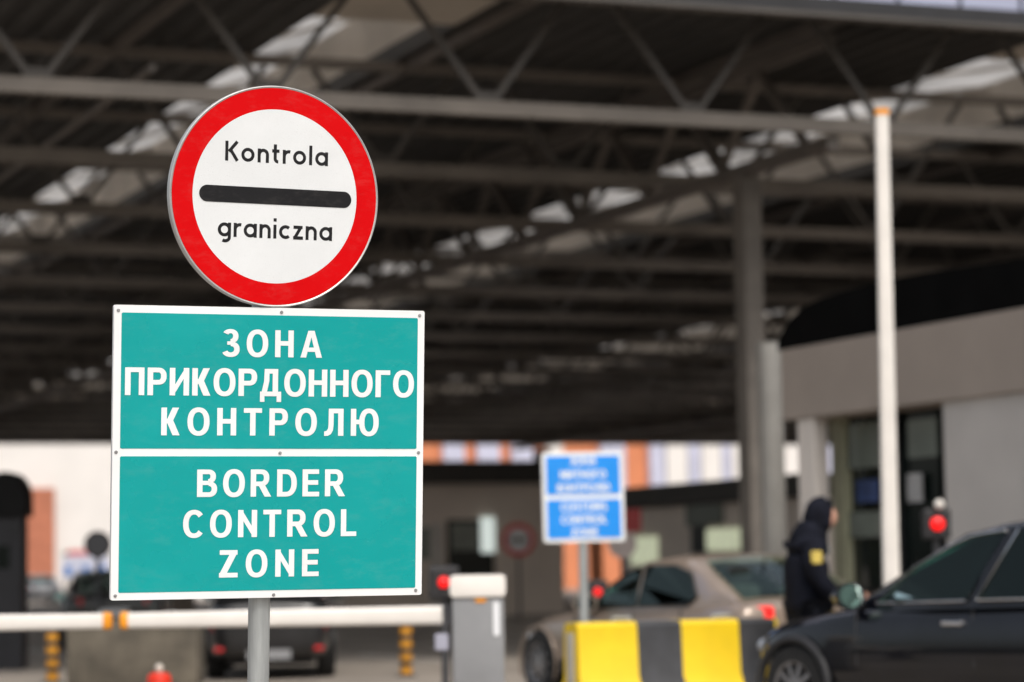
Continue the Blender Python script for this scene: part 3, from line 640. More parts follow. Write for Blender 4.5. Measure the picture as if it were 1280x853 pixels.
# grey concrete block, bollards, red beacon at the left
p0, p1 = on_ground(82, 30), on_ground(247, 30)
cbk = empty('concrete_block', ((p0.x + p1.x) / 2, 30, 0), 0, 'weathered brown grey concrete block under the lowered boom at left', 'block')
MB().box((0, 0.35, 0.37), (p1.x - p0.x, 0.7, 0.74)).build('body', mat('weathered_concrete', (0.105, 0.09, 0.068), 0.85, 0, 0.28, 2.5, 0.4), cbk, bevel=0.04, smooth=40)
for k in (-0.4, 0.4): MB().tube([(k - 0.06, 0.35, 0.72), (k - 0.05, 0.35, 0.80), (k + 0.05, 0.35, 0.80), (k + 0.06, 0.35, 0.72)], 0.012, 8).build('lifting_loop', ZINC, cbk)
bolA = None
BY = mat('bollard_amber', (0.55, 0.24, 0.01), 0.5, 0, 0.12, 6)
for x, lab in ((65, 'yellow and black banded bollard left of the grey concrete block'), (506, 'yellow and black banded bollard between the dark car and barrier cabinet')):
    loc = on_ground(x, 31.5)
    if not bolA:
        bolA = empty('bollard', loc, 0, lab, 'bollard', 'banded bollards by the lanes')
        MB().lathe([(0.068, 0), (0.068, 0.60), (0.055, 0.63), (0.03, 0.64)], 24).build('shaft', BLACKP, bolA, smooth=40)
        for k in range(4): MB().lathe([(0.071, 0.03 + k * 0.152), (0.071, 0.115 + k * 0.152)], 24).build('band', BY, bolA, smooth=40)
        MB().lathe([(0.12, 0), (0.12, 0.015), (0.075, 0.025)], 24).build('base', BLACKP, bolA)
    else:
        c = copy_tree(bolA); c.location = loc; c['label'] = lab
p_ = at(199, 841, 22.0)
bc = empty('warning_beacon', (p_.x, 22, 0), 0, 'short red rounded beacon post with pale knob before the grey block', 'beacon')
MB().lathe([(0.13, 0), (0.13, 0.06), (0.10, 0.09), (0.095, p_.z - 0.12), (0.10, p_.z - 0.05), (0.085, p_.z - 0.012), (0.05, p_.z)], 24).build('shaft', mat('signal_red', (0.68, 0.028, 0.006), 0.45, 0, 0.08, 8), bc, smooth=45)
MB().lathe([(0.025, p_.z), (0.034, p_.z + 0.02), (0.034, p_.z + 0.05), (0.015, p_.z + 0.072)], 16).build('knob', mat('pale_knob', (0.5, 0.46, 0.40), 0.5), bc, smooth=50)
# dark kiosk column at the left edge
q = on_ground(8, 36.0)
zk = at(8, 590, 36).z
kk = empty('ticket_column', q, 0, 'tall dark ticket column with rounded black hood at the left edge', 'kiosk')
MB().box((0, 0.2, (zk - 0.6) / 2), (0.42, 0.5, zk - 0.6)).build('body', mat('kiosk_grey', (0.022, 0.022, 0.025), 0.6, 0, 0.15, 4, spec=0.3), kk, bevel=0.02)
prof = [(-0.27, zk - 0.599), (0.27, zk - 0.599)] + [(0.27 * math.cos(R(t)) * 1.0, zk - 0.35 + 0.35 * math.sin(R(t))) for t in range(0, 181, 12)]
MB().prism(prof, lambda a, b, d: Vector((a, d, b)), -0.12, 0.5).build('hood', mat('kiosk_black', (0.006, 0.006, 0.006), 0.7, 0, 0.2, 4, spec=0.15), kk, smooth=40)
MB().box((-0.05, -0.053, 1.5), (0.2, 0.01, 0.3)).build('screen', GLASS_K, kk)

# ------------------------------------------------------------------ smaller signs
BLUE = film('blue_film', (0.004, 0.26, 0.80), 0.35, 200, 0.0)
Ys = 24.2; cP = at(727.5, 621.5, Ys)
bs = empty('customs_sign', (cP.x, Ys + 0.06, 0), R(14), 'blurred blue two panel sign with white lines of lettering on a grey post', 'sign')
MB().tube([(0, 0, 0), (0, 0, cP.z + 0.35)], 0.042, 20).build('post', ZINC, bs, smooth=40)
pk = 3352 / Ys; bw, bh = 105 / pk, 112 / pk
sb = empty('sign_face', (0.0, -0.06, cP.z)); sb.parent = bs; sb.rotation_euler = (0, R(-0.5), 0)
MB().prism(rrect(-bw / 2, bw / 2, -bh / 2, bh / 2, 0.03), lambda a, b, d: Vector((a, d, b)), 0.0, 0.02).build('plate', FILM_WB, sb)
for nm, z0, z1, rows in (('upper_panel', 0.022, bh / 2 - 0.034, (('ЗОНА', 0.25, 0.29), ('МИТНОГО', 0.22, 0.165), ('КОНТРОЛЮ', 0.25, 0.045))),
                         ('lower_panel', -bh / 2 + 0.034, -0.022, (('CUSTOMS', 0.22, -0.125), ('CONTROL', 0.22, -0.24), ('ZONE', 0.16, -0.355)))):
    tp = MB().prism(rrect(-bw / 2 + 0.034, bw / 2 - 0.034, z0, z1, 0.015), lambda a, b, d: Vector((a, d, b)), -0.004, -0.001).build(nm, BLUE, sb)
    for body, hw, zb in rows:
        mb = MB()
        hw = {'ЗОНА': 0.125, 'МИТНОГО': 0.215, 'КОНТРОЛЮ': 0.245, 'CUSTOMS': 0.215, 'CONTROL': 0.215, 'ZONE': 0.125}[body]
        line_mesh(mb, body, -hw, hw, zb, 0.076, -0.0055); mb.build('lettering', FILM_WB, tp)

def round_sign(loc, zc, rad, label, group, kind):
    r = empty('round_sign', loc, 0, label, 'sign', group)
    MB().tube([(0, 0.04, 0), (0, 0.04, zc + rad * 0.6)], 0.035, 12).build('post', DGREY, r)
    if kind == 'ban':
        pl = MB().lathe([(rad, -0.02), (rad, 0.0)], 40, RX, (0, 0, zc)).build('plate', FILM_R, r)
        MB().lathe([(rad * 0.72, 0.001), (rad * 0.72, 0.005)], 40, RX, (0, 0, zc)).build('white_field', FILM_W, pl)
        MB().box((0, -0.008, zc), (rad * 1.1, 0.004, rad * 0.34)).build('bar', mat('grey_bar', (0.2, 0.18, 0.17), 0.6), pl)
    elif kind == 'back':
        pl = MB().lathe([(rad, -0.02), (rad, 0.0)], 40, RX, (0, 0, zc)).build('plate', mat('purple_grey_rim', (0.07, 0.05, 0.055), 0.6), r)
        MB().lathe([(rad * 0.8, 0.001), (rad * 0.8, 0.005)], 40, RX, (0, 0, zc)).build('field', mat('sign_grey', (0.12, 0.12, 0.125), 0.6), pl)
    else:
        pl = MB().lathe([(rad, -0.02), (rad, 0.0)], 40, RX, (0, 0, zc)).build('plate', mat('pale_pink_plate', (0.52, 0.44, 0.41), 0.6), r)
        MB().box((0.12, 0.0, zc + 0.36), (0.36, 0.015, 0.36)).build('square_plate', mat('dull_red', (0.30, 0.035, 0.035), 0.6), r)
    return r
p_ = at(648, 675, 64); round_sign((p_.x, 64, 0), p_.z, 0.40, 'small red ringed round sign on a post before the brown lane office', None, 'ban')
p_ = at(122, 681, 42); round_sign((p_.x, 42, 0), p_.z, 0.215, 'dark grey round sign beside the left edge of the teal board', None, 'back')
p_ = at(778, 680, 42); round_sign((p_.x, 42, 0), p_.z, 0.225, 'pale round sign with a dull red square plate behind the blue sign', None, 'pale')
# striped banner board far left, orange pillar
p_ = at(108, 705, 128)
bn = empty('banner_board', (p_.x, 128, 0), 0, 'distant white board with blue blocks and a red top above the black car', 'board')
MB().box((0, 0.03, p_.z - 0.1), (2.3, 0.1, 1.0)).build('board', mat('banner_white', (0.55, 0.57, 0.68), 0.6), bn)
for k in (-0.88, -0.04, 0.76): MB().box((k, -0.026, p_.z - 0.34), (0.36, 0.02, 0.45)).build('blue_block', mat('banner_blue', (0.02, 0.16, 0.5), 0.6), bn)
MB().box((-0.42, 0.03, p_.z + 0.54), (0.95, 0.1, 0.24)).build('red_topper', mat('banner_red', (0.6, 0.06, 0.07), 0.6), bn)
MB().box((-1.0, 0.03, p_.z + 0.5), (0.2, 0.1, 0.18)).build('green_topper', mat('banner_green', (0.03, 0.14, 0.07), 0.6), bn)
for k in (-0.95, 0.95): MB().tube([(k, 0.1, 0), (k, 0.1, p_.z)], 0.06, 8).build('leg', DGREY, bn)
p_ = at(745, 690, 60)
op = empty('orange_pillar', (p_.x, 60, 0), 0, 'slim orange pillar beyond the bonnet of the bronze sedan', 'pillar')
MB().box((0, 0, 1.1), (0.30, 0.3, 2.2)).build('shaft', ORCLAD, op, bevel=0.02); MB().box((0, 0, 2.24), (0.34, 0.34, 0.07)).build('cap', WHITEP, op)

# ================================================================== CARS
def interp(t, tab):
    if t <= tab[0][0]: return tab[0][1]
    for (a, b), (c, d) in zip(tab, tab[1:]):
        if t <= c: return b + (d - b) * (t - a) / (c - a)
    return tab[-1][1]
def make_car(name, label, loc, head, S, paint, group, tail_on=False, cladding=False):
    """Local axes: x forward, y left, z up. S holds the tables of the car's shape."""
    r = empty(name, loc, head, label, 'car', group)
    L, Wh = S['L'], S['W'] / 2
    xf, xr = L / 2, -L / 2
    fw, rw, wr = S['fw'], S['rw'], S['wr']
    st = S['stations']                       # (x, z_top, half_width_factor, z_bottom)
    # --- lower body
    bm = bmesh.new(); rings = []
    for x, zt, wf, zb in st:
        wd = Wh * wf; hh = zt - zb
        half = [(0.0, zb), (wd * 0.84, zb), (wd * 0.96, zb + hh * 0.10), (wd * 1.0, zb + hh * 0.42), (wd * 0.985, zb + hh * 0.72), (wd * 0.94, zb + hh * 0.93), (wd * 0.80, zt), (wd * 0.4, zt + 0.018), (0, zt + 0.022)]
        ring_ = [(-y, z) for y, z in half[1:-1]]
        pts = half + ring_[::-1]
        rings.append([bm.verts.new((x, y, z)) for y, z in pts])
    n = len(rings[0])
    for a, b in zip(rings, rings[1:]):
        for j in range(n): bm.faces.new((a[j], a[(j + 1) % n], b[(j + 1) % n], b[j]))
    bm.faces.new(rings[0]); bm.faces.new(rings[-1][::-1])
    bmesh.ops.recalc_face_normals(bm, faces=bm.faces)
    me = bpy.data.meshes.new('body'); bm.to_mesh(me); bm.free()
    tmp = bpy.data.objects.new('tmp', me); col.objects.link(tmp)
    ss = tmp.modifiers.new('s', 'SUBSURF'); ss.levels = 2; ss.render_levels = 2
    cut = MB()
    for wx in (fw, rw):
        for sgn in (-1, 1): cut.lathe([(wr * 1.10, 0), (wr * 1.10, 0.5)], 40, Matrix.Rotation(-sgn * PI / 2, 3, 'X'), (wx, sgn * (Wh - 0.32), wr + 0.005))
    co = cut.build('cut', BLACKP)
    bo = tmp.modifiers.new('b', 'BOOLEAN'); bo.operation = 'DIFFERENCE'; bo.object = co; bo.solver = 'EXACT'
    me2 = mesh_of(tmp); bpy.data.objects.remove(co, do_unlink=True)
    me2.materials.clear(); me2.materials.append(paint)
    me2.polygons.foreach_set('use_smooth', [True] * len(me2.polygons)); me2.set_sharp_from_angle(angle=R(42))
    body = bpy.data.objects.new('body', me2); col.objects.link(body); body.parent = r
    # dark wheel wells, arch lips
    for wx in (fw, rw):
        for sgn in (-1, 1):
            lip = MB(); k = 24
            pts = [(wx + wr * 1.115 * math.cos(R(t)), sgn * (Wh * 0.985), wr + 0.005 + wr * 1.115 * math.sin(R(t))) for t in range(-25, 206, 10)]
            lip.tube(pts, 0.032 if cladding else 0.014, 8); lip.build('wheel_arch', BLACKP if cladding else paint, body, smooth=60)
    MB().box(((fw + rw) / 2, 0, 0.27), (L - 1.0, S['W'] - 0.5, 0.2)).build('underbody', BLACKP, r)
    # --- greenhouse
    gh = S['gh']                             # (x, z_roof) silhouette from the windscreen base to the rear
    belt = S['belt']; tum = S['tum']
    def yb(x): return Wh * interp(x, S['plan'])
    def zb_(x): return interp(x, belt)
    def ys(x, z): return yb(x) - tum * (z - zb_(x)) - 0.10 * max(0, z - zb_(x)) ** 2
    mb = MB(); rg = []
    for x, zr in gh:
        z0 = zb_(x) - 0.04; zs = [z0, z0 + (zr - 0.05 - z0) * 0.5, zr - 0.05] if zr - z0 > 0.12 else [z0, z0 + (zr - z0) * 0.45, z0 + (zr - z0) * 0.9]
        hf = [(ys(x, max(z, zb_(x))), z) for z in zs]
        yt = hf[-1][0]
        hf += [(yt * 0.93, zr - 0.015), (yt * 0.6, zr + 0.012), (0, zr + 0.02)]
        rg.append(hf + [(-y, z) for y, z in hf[:-1]][::-1])
    n = len(rg[0]); vs = [Vector((x, y, z)) for (x, _), ri in zip(gh, rg) for y, z in ri]
    fs = [(i * n + j, i * n + j + 1, (i + 1) * n + j + 1, (i + 1) * n + j) for i in range(len(gh) - 1) for j in range(n - 1)]
    mb.add(vs, fs); tmp = mb.build('roof', paint)
    cu = MB()
    for nm, poly in S['windows']: cu.prism(poly, lambda a, b, d: Vector((a, d, b)), -2.0, 2.0)
    def quad(x0, z0, x1, z1, i0, i1, t):
        x, z = x0 + (x1 - x0) * t, z0 + (z1 - z0) * t; return x, ys(x, max(z, zb_(x))) - (i0 + (i1 - i0) * t) - 0.015, z
    for (x0, z0, x1, z1), i0, i1 in ((S['ws'], 0.07, 0.09), (S['rs'], 0.09, 0.10)):
        a, b = quad(x0, z0, x1, z1, i0, i1, 0.04), quad(x0, z0, x1, z1, i0, i1, 0.96)
        nx, nz = -(z1 - z0), (x1 - x0)
        l = math.hypot(nx, nz); nx, nz = nx / l * 0.25, nz / l * 0.25
        vv = [Vector((p[0] + s_ * nx, q_ * p[1], p[2] + s_ * nz)) for s_ in (-1, 1) for p, q_ in ((a, -1), (a, 1), (b, 1), (b, -1))]
        cu.add(vv, [(0, 1, 2, 3), (7, 6, 5, 4), (0, 4, 5, 1), (1, 5, 6, 2), (2, 6, 7, 3), (3, 7, 4, 0)])
    cuo = cu.build('cut', paint)
    so = tmp.modifiers.new('s', 'SOLIDIFY'); so.thickness = 0.03; so.offset = -1
    bo = tmp.modifiers.new('b', 'BOOLEAN'); bo.operation = 'DIFFERENCE'; bo.object = cuo; bo.solver = 'EXACT'; bo.use_self = True
    me3 = mesh_of(tmp); bpy.data.objects.remove(cuo, do_unlink=True)
    me3.materials.clear(); me3.materials.append(paint)
    me3.polygons.foreach_set('use_smooth', [True] * len(me3.polygons)); me3.set_sharp_from_angle(angle=R(35))
    roof = bpy.data.objects.new('roof', me3); col.objects.link(roof); roof.parent = r
    for sx, sy in ((-0.32, 0.36), (-0.32, -0.36), (-1.12, 0.36), (-1.12, -0.36)):
        hz2 = S['H'] - 0.22
        q = MB(); q.prism(rrect(-0.22, 0.22, 0.6, hz2 - 0.06, 0.08), lambda a, b, d: Vector((sx + d - (b - 0.6) * 0.22, sy + a, b)), -0.07, 0.07)
        se = q.build('seat', mat('seat_cloth', (0.06, 0.065, 0.065), 0.8, 0, 0.15, 12), r, bevel=0.02)
        MB().prism(rrect(-0.12, 0.12, hz2 - 0.05, hz2 + 0.10, 0.05), lambda a, b, d: Vector((sx + d - (b - 0.6) * 0.20, sy + a, b)), -0.05, 0.05).build('headrest', BLACKP, se)
    MB().lathe([(0.17, 0), (0.185, 0.012), (0.185, 0.025), (0.17, 0.036), (0.155, 0.02)], 24, Matrix.Rotation(R(70), 3, 'Y'), (0.28, 0.36, zb_(0.2) + 0.06), cap=False).build('steering_wheel', BLACKP, r)
    MB().box((0.62, 0, zb_(0.5) - 0.03), (0.5, S['W'] * 0.72, 0.08)).build('dashboard', BLACKP, r, bevel=0.03)
    # side glass
    for sgn in (-1, 1):
        for nm, poly in S['windows']:
            q = MB(); f0 = lambda a, b, d, s=sgn: Vector((a, s * (ys(a, b) + d), b))
            # split polygon finely through its edges so that it follows the curved side
            dense = []
            for (a, b), (c, d) in zip(poly, poly[1:] + poly[:1]):
                for i in range(4): dense.append((a + (c - a) * i / 4, b + (d - b) * i / 4))
            q.prism(dense, f0, -0.004, 0.003); gl = q.build('side_window', GLASS_C if nm == 'front' else GLASS_P, r)
            tr = MB(); pl2 = poly[2:] + poly[:2] if nm == 'front' else (poly[-1:] + poly[:-1] if nm == 'rear' else poly); tr.tube([f0(a, b, 0.012) for a, b in pl2], 0.011 if S.get('chrome') else 0.007, 6); tr.build('trim', CHROME if S.get('chrome') else BLACKP, gl, smooth=60)
    # windscreen and rear window
    def screen(nm, x0, z0, x1, z1, inset0, inset1, lift):
        dx, dz = x1 - x0, z1 - z0; l = math.hypot(dx, dz); nx, nz = (-dz / l, dx / l) if (x1 < x0) else (-dz / l, dx / l)
        if nz < 0: nx, nz = -nx, -nz
        vs = []
        for k in range(7):
            t = k / 6; x, z = x0 + dx * t, z0 + dz * t
            for j in range(9):
                f = -1 + j / 4; yy = f * (ys(x, max(z, zb_(x))) - (inset0 + (inset1 - inset0) * t))
                cr = 0.035 * (1 - f * f)
                vs.append(Vector((x + nx * (lift + cr), yy, z + nz * (lift + cr))))
        q = MB(); q.add(vs, [(k * 9 + j, k * 9 + j + 1, k * 9 + 10 + j, k * 9 + 9 + j) for k in range(6) for j in range(8)]); return q.build(nm, GLASS_C, r, smooth=60)
    screen('windscreen', *S['ws'], 0.07, 0.09, 0.012); screen('rear_window', *S['rs'], 0.09, 0.10, 0.012)
    # door seams, handles, sills
    for sgn in (-1, 1):
        for x in S['seams']:
            wf = interp(x, [(a, c) for a, b, c, d in sorted(st)]); zt = interp(x, [(a, b) for a, b, c, d in sorted(st)])
            pts = [(x + 0.02 * k, sgn * (Wh * wf * (0.93, 0.985, 0.965, 0.93)[k] + 0.004), (0.32, 0.52, 0.75, zt - 0.05)[k]) for k in range(4)]
            MB().tube(pts, 0.006, 6).build('door_seam', BLACKP, body)
        for x in S['handles']:
            wf = interp(x, [(a, c) for a, b, c, d in sorted(st)])
            MB().box((x, sgn * (Wh * wf * 0.965), S['hz']), (0.19, 0.06, 0.032)).build('door_handle', CHROME if S.get('chrome') else paint, body, bevel=0.008)
        MB().box(((fw + rw) / 2, sgn * (Wh * 0.95), 0.30), (fw - rw - 2.5 * wr, 0.05, 0.13)).build('sill', BLACKP, body, bevel=0.01)
        # mirror, its glass turned a little outward and up
        MR = lambda q: Matrix.Rotation(R(-16 * q), 3, 'Z') @ Matrix.Rotation(R(-90 + 5), 3, 'Y')
        mx, mz = S['mirror']; my = sgn * (yb(mx) + 0.13)
        ms = MB(); ms.lathe([(0.02, -0.12), (0.09, -0.09), (0.118, 0.0), (0.12, 0.055)], 20, MR(sgn) @ Matrix.Diagonal((0.82, 0.95, 1)), (mx, my, mz))
        mm = ms.build('mirror', paint, r, smooth=50)
        MB().lathe([(0.100, 0.056), (0.100, 0.060)], 20, MR(sgn) @ Matrix.Diagonal((0.82, 0.95, 1)), (mx, my, mz)).build('mirror_glass', mat('mirror_glass', (0.20, 0.26, 0.24), 0.06, 1.0, 0.04, 8), mm)
        MB().bar((mx, my - sgn * 0.06, mz - 0.05), (mx + 0.03, sgn * (yb(mx) - 0.08), mz - 0.09), 0.06, 0.03).build('mirror_arm', BLACKP, mm)
        # lamps
        hx, hz_ = S['head']; hl = MB(); hl.lathe([(0.02, -0.03), (0.12, -0.01), (0.12, 0.03), (0.05, 0.06)], 20, Matrix.Rotation(PI / 2, 3, 'Y') @ Matrix.Diagonal((0.6, 1.4, 1)), (hx, sgn * Wh * 0.62, hz_))
        hl.build('headlight', mat('headlamp', (0.5, 0.52, 0.55), 0.1, 0.6), r, smooth=60)
        tx, tz, ty, th = S['tail']; tl = MB(); tl.prism(rrect(-0.16, 0.10, -th, th, 0.035), lambda a, b, d, s=sgn: Vector((tx + d + max(0, (a + 0.0)) * 0.0 + (0.11 if a > 0.02 else 0) * 1.0, s * (ty + a), tz + b)), -0.02, 0.09)
        tl.build('tail_light', TAILON if tail_on else TAIL, r, smooth=40, bevel=0.006)
    MB().box((st[-1][0] - 0.012, 0, 0.48), (0.05, 0.9, 0.14)).build('grille', BLACKP, r, bevel=0.01)
    MB().box((st[0][0] - 0.004, 0, S.get('pz', 0.62)), (0.02, 0.50, 0.11)).build('number_plate', S.get('plate', PAPER), r)
    if S.get('rails'):
        for sgn in (-1, 1):
            pts = [(x, sgn * (ys(x, z) - 0.07), z + dz) for x, z, dz in S['rails']]
            MB().tube(pts, 0.016, 8).build('roof_rail', CHROME, roof, smooth=60)
    # wheels
    for wx in (fw, rw):
        for sgn in (-1, 1):
            we = empty('wheel', (wx, sgn * (Wh - 0.115), wr)); we.parent = r; we.rotation_euler = (0, 0, 0 if sgn < 0 else PI)
            tw = 0.11; k = wr
            MB().lathe([(k * 0.62, -tw), (k * 0.9, -tw), (k * 0.985, -tw * 0.75), (k, -tw * 0.4), (k, tw * 0.4), (k * 0.985, tw * 0.75), (k * 0.9, tw), (k * 0.62, tw)], 40, RX, cap=False).build('tyre', RUBBER, we, smooth=35)
            rm = MB(); rm.lathe([(k * 0.635, 0.02), (k * 0.635, tw * 0.98), (k * 0.58, tw * 0.9), (k * 0.56, 0.03)], 40, RX, cap=False)
            for i in range(10):
                a = 2 * PI * i / 10; ca, sa = math.cos(a), math.sin(a)
                rm.bar((k * 0.1 * ca, -tw * 0.8, k * 0.1 * sa), (k * 0.6 * ca, -tw * 0.72, k * 0.6 * sa), 0.035, 0.03, (0, 1, 0))
            rm.lathe([(k * 0.16, 0.0), (k * 0.16, tw * 0.86), (k * 0.10, tw * 0.93)], 20, RX)
            rm.build('rim', RIM, we, smooth=30)
            MB().lathe([(k * 0.55, -0.02), (k * 0.55, 0.025)], 30, RX).build('brake_disc', BLACKP, we)
    return r

WAGON = dict(H=1.51, L=4.75, W=1.86, fw=1.45, rw=-1.38, wr=0.32,
  stations=[(-2.375, 0.80, 0.70, 0.34), (-2.30, 0.92, 0.86, 0.27), (-1.95, 0.97, 0.95, 0.22), (-1.2, 0.97, 1.0, 0.21), (0.0, 0.94, 1.0, 0.21), (0.80, 0.925, 1.0, 0.21), (1.30, 0.88, 0.985, 0.22), (1.70, 0.82, 0.94, 0.22), (1.96, 0.74, 0.83, 0.24), (2.12, 0.66, 0.66, 0.27), (2.22, 0.54, 0.44, 0.32)],
  gh=[(0.95, 0.925), (0.55, 1.136), (0.15, 1.336), (-0.05, 1.425), (-0.35, 1.485), (-0.9, 1.50), (-1.5, 1.475), (-1.85, 1.42), (-2.1, 1.145), (-2.28, 0.95)],
  belt=[(-2.3, 0.98), (-1.0, 0.955), (0.0, 0.935), (0.95, 0.905)], tum=0.40, plan=[(-2.3, 0.80), (-1.6, 0.92), (-0.5, 0.955), (0.4, 0.93), (0.95, 0.83)],
  windows=[('front', [(0.68, 0.935), (-0.22, 0.953), (-0.42, 1.43), (-0.12, 1.40), (0.06, 1.335), (0.36, 1.185)]), ('rear', [(-0.33, 0.957), (-1.22, 0.972), (-1.18, 1.40), (-0.8, 1.43), (-0.54, 1.435)]), ('quarter', [(-1.29, 0.975), (-1.95, 1.03), (-1.75, 1.33), (-1.21, 1.395)])],
  ws=(0.93, 0.95, 0.02, 1.405), rs=(-2.26, 0.98, -1.88, 1.39), seams=[0.78, -0.33, -1.18], handles=[-0.12, -0.98], hz=0.80, mirror=(0.88, 0.985), head=(1.98, 0.62), tail=(-2.33, 0.80, 0.62, 0.075), chrome=True,
  )
NAVY = mat('black_car_paint', (0.003, 0.0035, 0.006), 0.10, 0.0, 0.35, 3.0, coat=0.25, spec=0.45)
# wagon at the right: its front wheel stands under picture column 990
HW = R(90 + 38.0)
fwp = at(1005, 857, 19.75)
hd = Vector((math.cos(HW), math.sin(HW), 0)); sd_ = Vector((-math.sin(HW), math.cos(HW), 0))
wl_ = Vector((fwp.x, 19.75, 0)) - hd * 1.45 - sd_ * (0.93 - 0.115)
make_car('estate_car', 'black estate car with chrome window trim at the right edge', wl_, HW, WAGON, NAVY, 'cars at the checkpoint', cladding=True)

SEDAN = dict(H=1.33, L=4.70, W=1.80, fw=1.46, rw=-1.38, wr=0.315,
  stations=[(-1.98, 0.78, 0.84, 0.36), (-1.94, 0.90, 0.92, 0.27), (-1.80, 0.925, 0.97, 0.22), (-1.2, 0.885, 1.0, 0.20), (0.0, 0.865, 1.0, 0.20), (0.80, 0.84, 1.0, 0.20), (1.35, 0.79, 0.985, 0.21), (1.70, 0.73, 0.93, 0.21), (1.93, 0.66, 0.82, 0.23), (2.06, 0.59, 0.64, 0.26), (2.14, 0.49, 0.42, 0.30)],
  gh=[(0.85, 0.84), (0.45, 1.032), (0.10, 1.20), (-0.15, 1.28), (-0.5, 1.315), (-0.85, 1.297), (-1.0, 1.262), (-1.37, 1.09), (-1.74, 0.918), (-1.87, 0.89)],
  belt=[(-1.9, 0.875), (-1.0, 0.86), (0.85, 0.815)], tum=0.42, plan=[(-1.9, 0.80), (-1.3, 0.90), (-0.5, 0.95), (0.3, 0.93), (0.85, 0.83)],
  windows=[('front', [(0.56, 0.845), (-0.28, 0.865), (-0.16, 1.225), (0.05, 1.18), (0.30, 1.06)]), ('rear', [(-0.33, 0.867), (-1.12, 0.88), (-1.22, 0.95), (-1.02, 1.16), (-0.7, 1.235), (-0.22, 1.235)])],
  ws=(0.83, 0.86, 0.10, 1.20), rs=(-1.74, 0.93, -1.0, 1.262), seams=[0.72, -0.30, -1.10], handles=[-0.10, -0.92], hz=0.74, mirror=(0.48, 0.89), head=(1.92, 0.56), tail=(-1.975, 0.81, 0.66, 0.06), chrome=False)
BRONZE = mat('bronze_car_paint', (0.29, 0.225, 0.175), 0.28, 0.3, 0.06, 2.0, coat=0.6)
HS = R(90 + 29.0)
fsp = at(684, 835, 26.0); hd = Vector((math.cos(HS), math.sin(HS), 0)); sd_ = Vector((-math.sin(HS), math.cos(HS), 0))
make_car('sedan', 'bronze sedan with lit red tail light behind the yellow and black block', Vector((fsp.x, 26.0, 0)) - hd * 1.46 - sd_ * 0.785, HS, SEDAN, BRONZE, 'cars at the checkpoint', tail_on=True)
BLACKCAR = mat('soot_black_paint', (0.012, 0.012, 0.013), 0.3, 0.1, 0.2, 3, coat=0.4)
p_ = on_ground(319, 31.0)
hb = make_car('hatchback', 'dark hatchback seen from behind under the lowered boom beside the sign post', p_ + Vector((0, 2.2, 0)), R(90 + 4), dict(WAGON, plate=GREYM, W=1.52, L=4.75, pz=0.30, chrome=False, tail=(-2.33, 0.62, 0.56, 0.06)), BLACKCAR, 'cars at the checkpoint')
for k in (-0.57, 0.57): MB().box((-2.345, k, 0.365), (0.03, 0.11, 0.05)).build('reflector', TAIL, hb, bevel=0.008)
p_ = on_ground(118, 44.5)
make_car('black_car', 'black low car past the boom at the left below the white board', p_ + Vector((0, 2.2, 0)), R(90 + 8), dict(SEDAN, chrome=False), BLACKCAR, 'cars at the checkpoint')
SILVER = mat('silver_car_paint', (0.42, 0.43, 0.46), 0.3, 0.5, 0.05, 2, coat=0.5)
p_ = on_ground(36, 118)
make_car('silver_car', 'pale silver car far off beside the dark ticket column', p_ + Vector((0, 2, 0)), R(90 + 18), dict(SEDAN, chrome=False), SILVER, 'cars at the checkpoint')

# ================================================================== PERSON
def skin(joints, edges, radii, levels=2):
    me = bpy.data.meshes.new('sk'); me.from_pydata(joints, edges, [])
    o = bpy.data.objects.new('sk', me); col.objects.link(o)
    md = o.modifiers.new('k', 'SKIN'); md.use_smooth_shade = True
    for i, rr in enumerate(radii):
        rr = rr if isinstance(rr, tuple) else (rr, rr)
        me.skin_vertices[0].data[i].radius = rr; me.skin_vertices[0].data[i].use_root = (i == 0)
    s2 = o.modifiers.new('s', 'SUBSURF'); s2.levels = levels; s2.render_levels = levels
    m2 = mesh_of(o); bpy.data.meshes.remove(me); return m2
def join(meshes, name, mt, parent):
    bm = bmesh.new()
    for me in meshes: bm.from_mesh(me); bpy.data.meshes.remove(me)
    out = bpy.data.meshes.new(name); bm.to_mesh(out); bm.free()
    for x in (mt if isinstance(mt, list) else [mt]): out.materials.append(x)
    out.polygons.foreach_set('use_smooth', [True] * len(out.polygons))
    o = bpy.data.objects.new(name, out); col.objects.link(o); o.parent = parent; return o
def ball(c, r, n=24, m=14, warp=None):
    me = bpy.data.meshes.new('b'); bm = bmesh.new(); bmesh.ops.create_uvsphere(bm, u_segments=n, v_segments=m, radius=1)
    for v in bm.verts:
        p = Vector((v.co.x * r[0], v.co.y * r[1], v.co.z * r[2]))
        if warp: p = warp(p)
        v.co = p + Vector(c)
    bm.to_mesh(me); bm.free(); return me
SKINM = mat('skin', (0.50, 0.27, 0.19), 0.5, 0, 0.06, 10)
CLOTH = mat('navy_cloth', (0.008, 0.009, 0.015), 0.85, 0, 0.3, 7, 0.5, spec=0.12)
TROUS = mat('dark_trousers', (0.008, 0.009, 0.013), 0.85, 0, 0.25, 9, 0.3, spec=0.12)
BOOT = mat('black_boot', (0.01, 0.01, 0.01), 0.5, 0, 0.2, 9)
pp = at(1012, 705, 21.7)
person = empty('person', (pp.x, 21.7, 0), R(8), 'person in dark hooded jacket with yellow sleeve patch standing by the estate car', 'person')
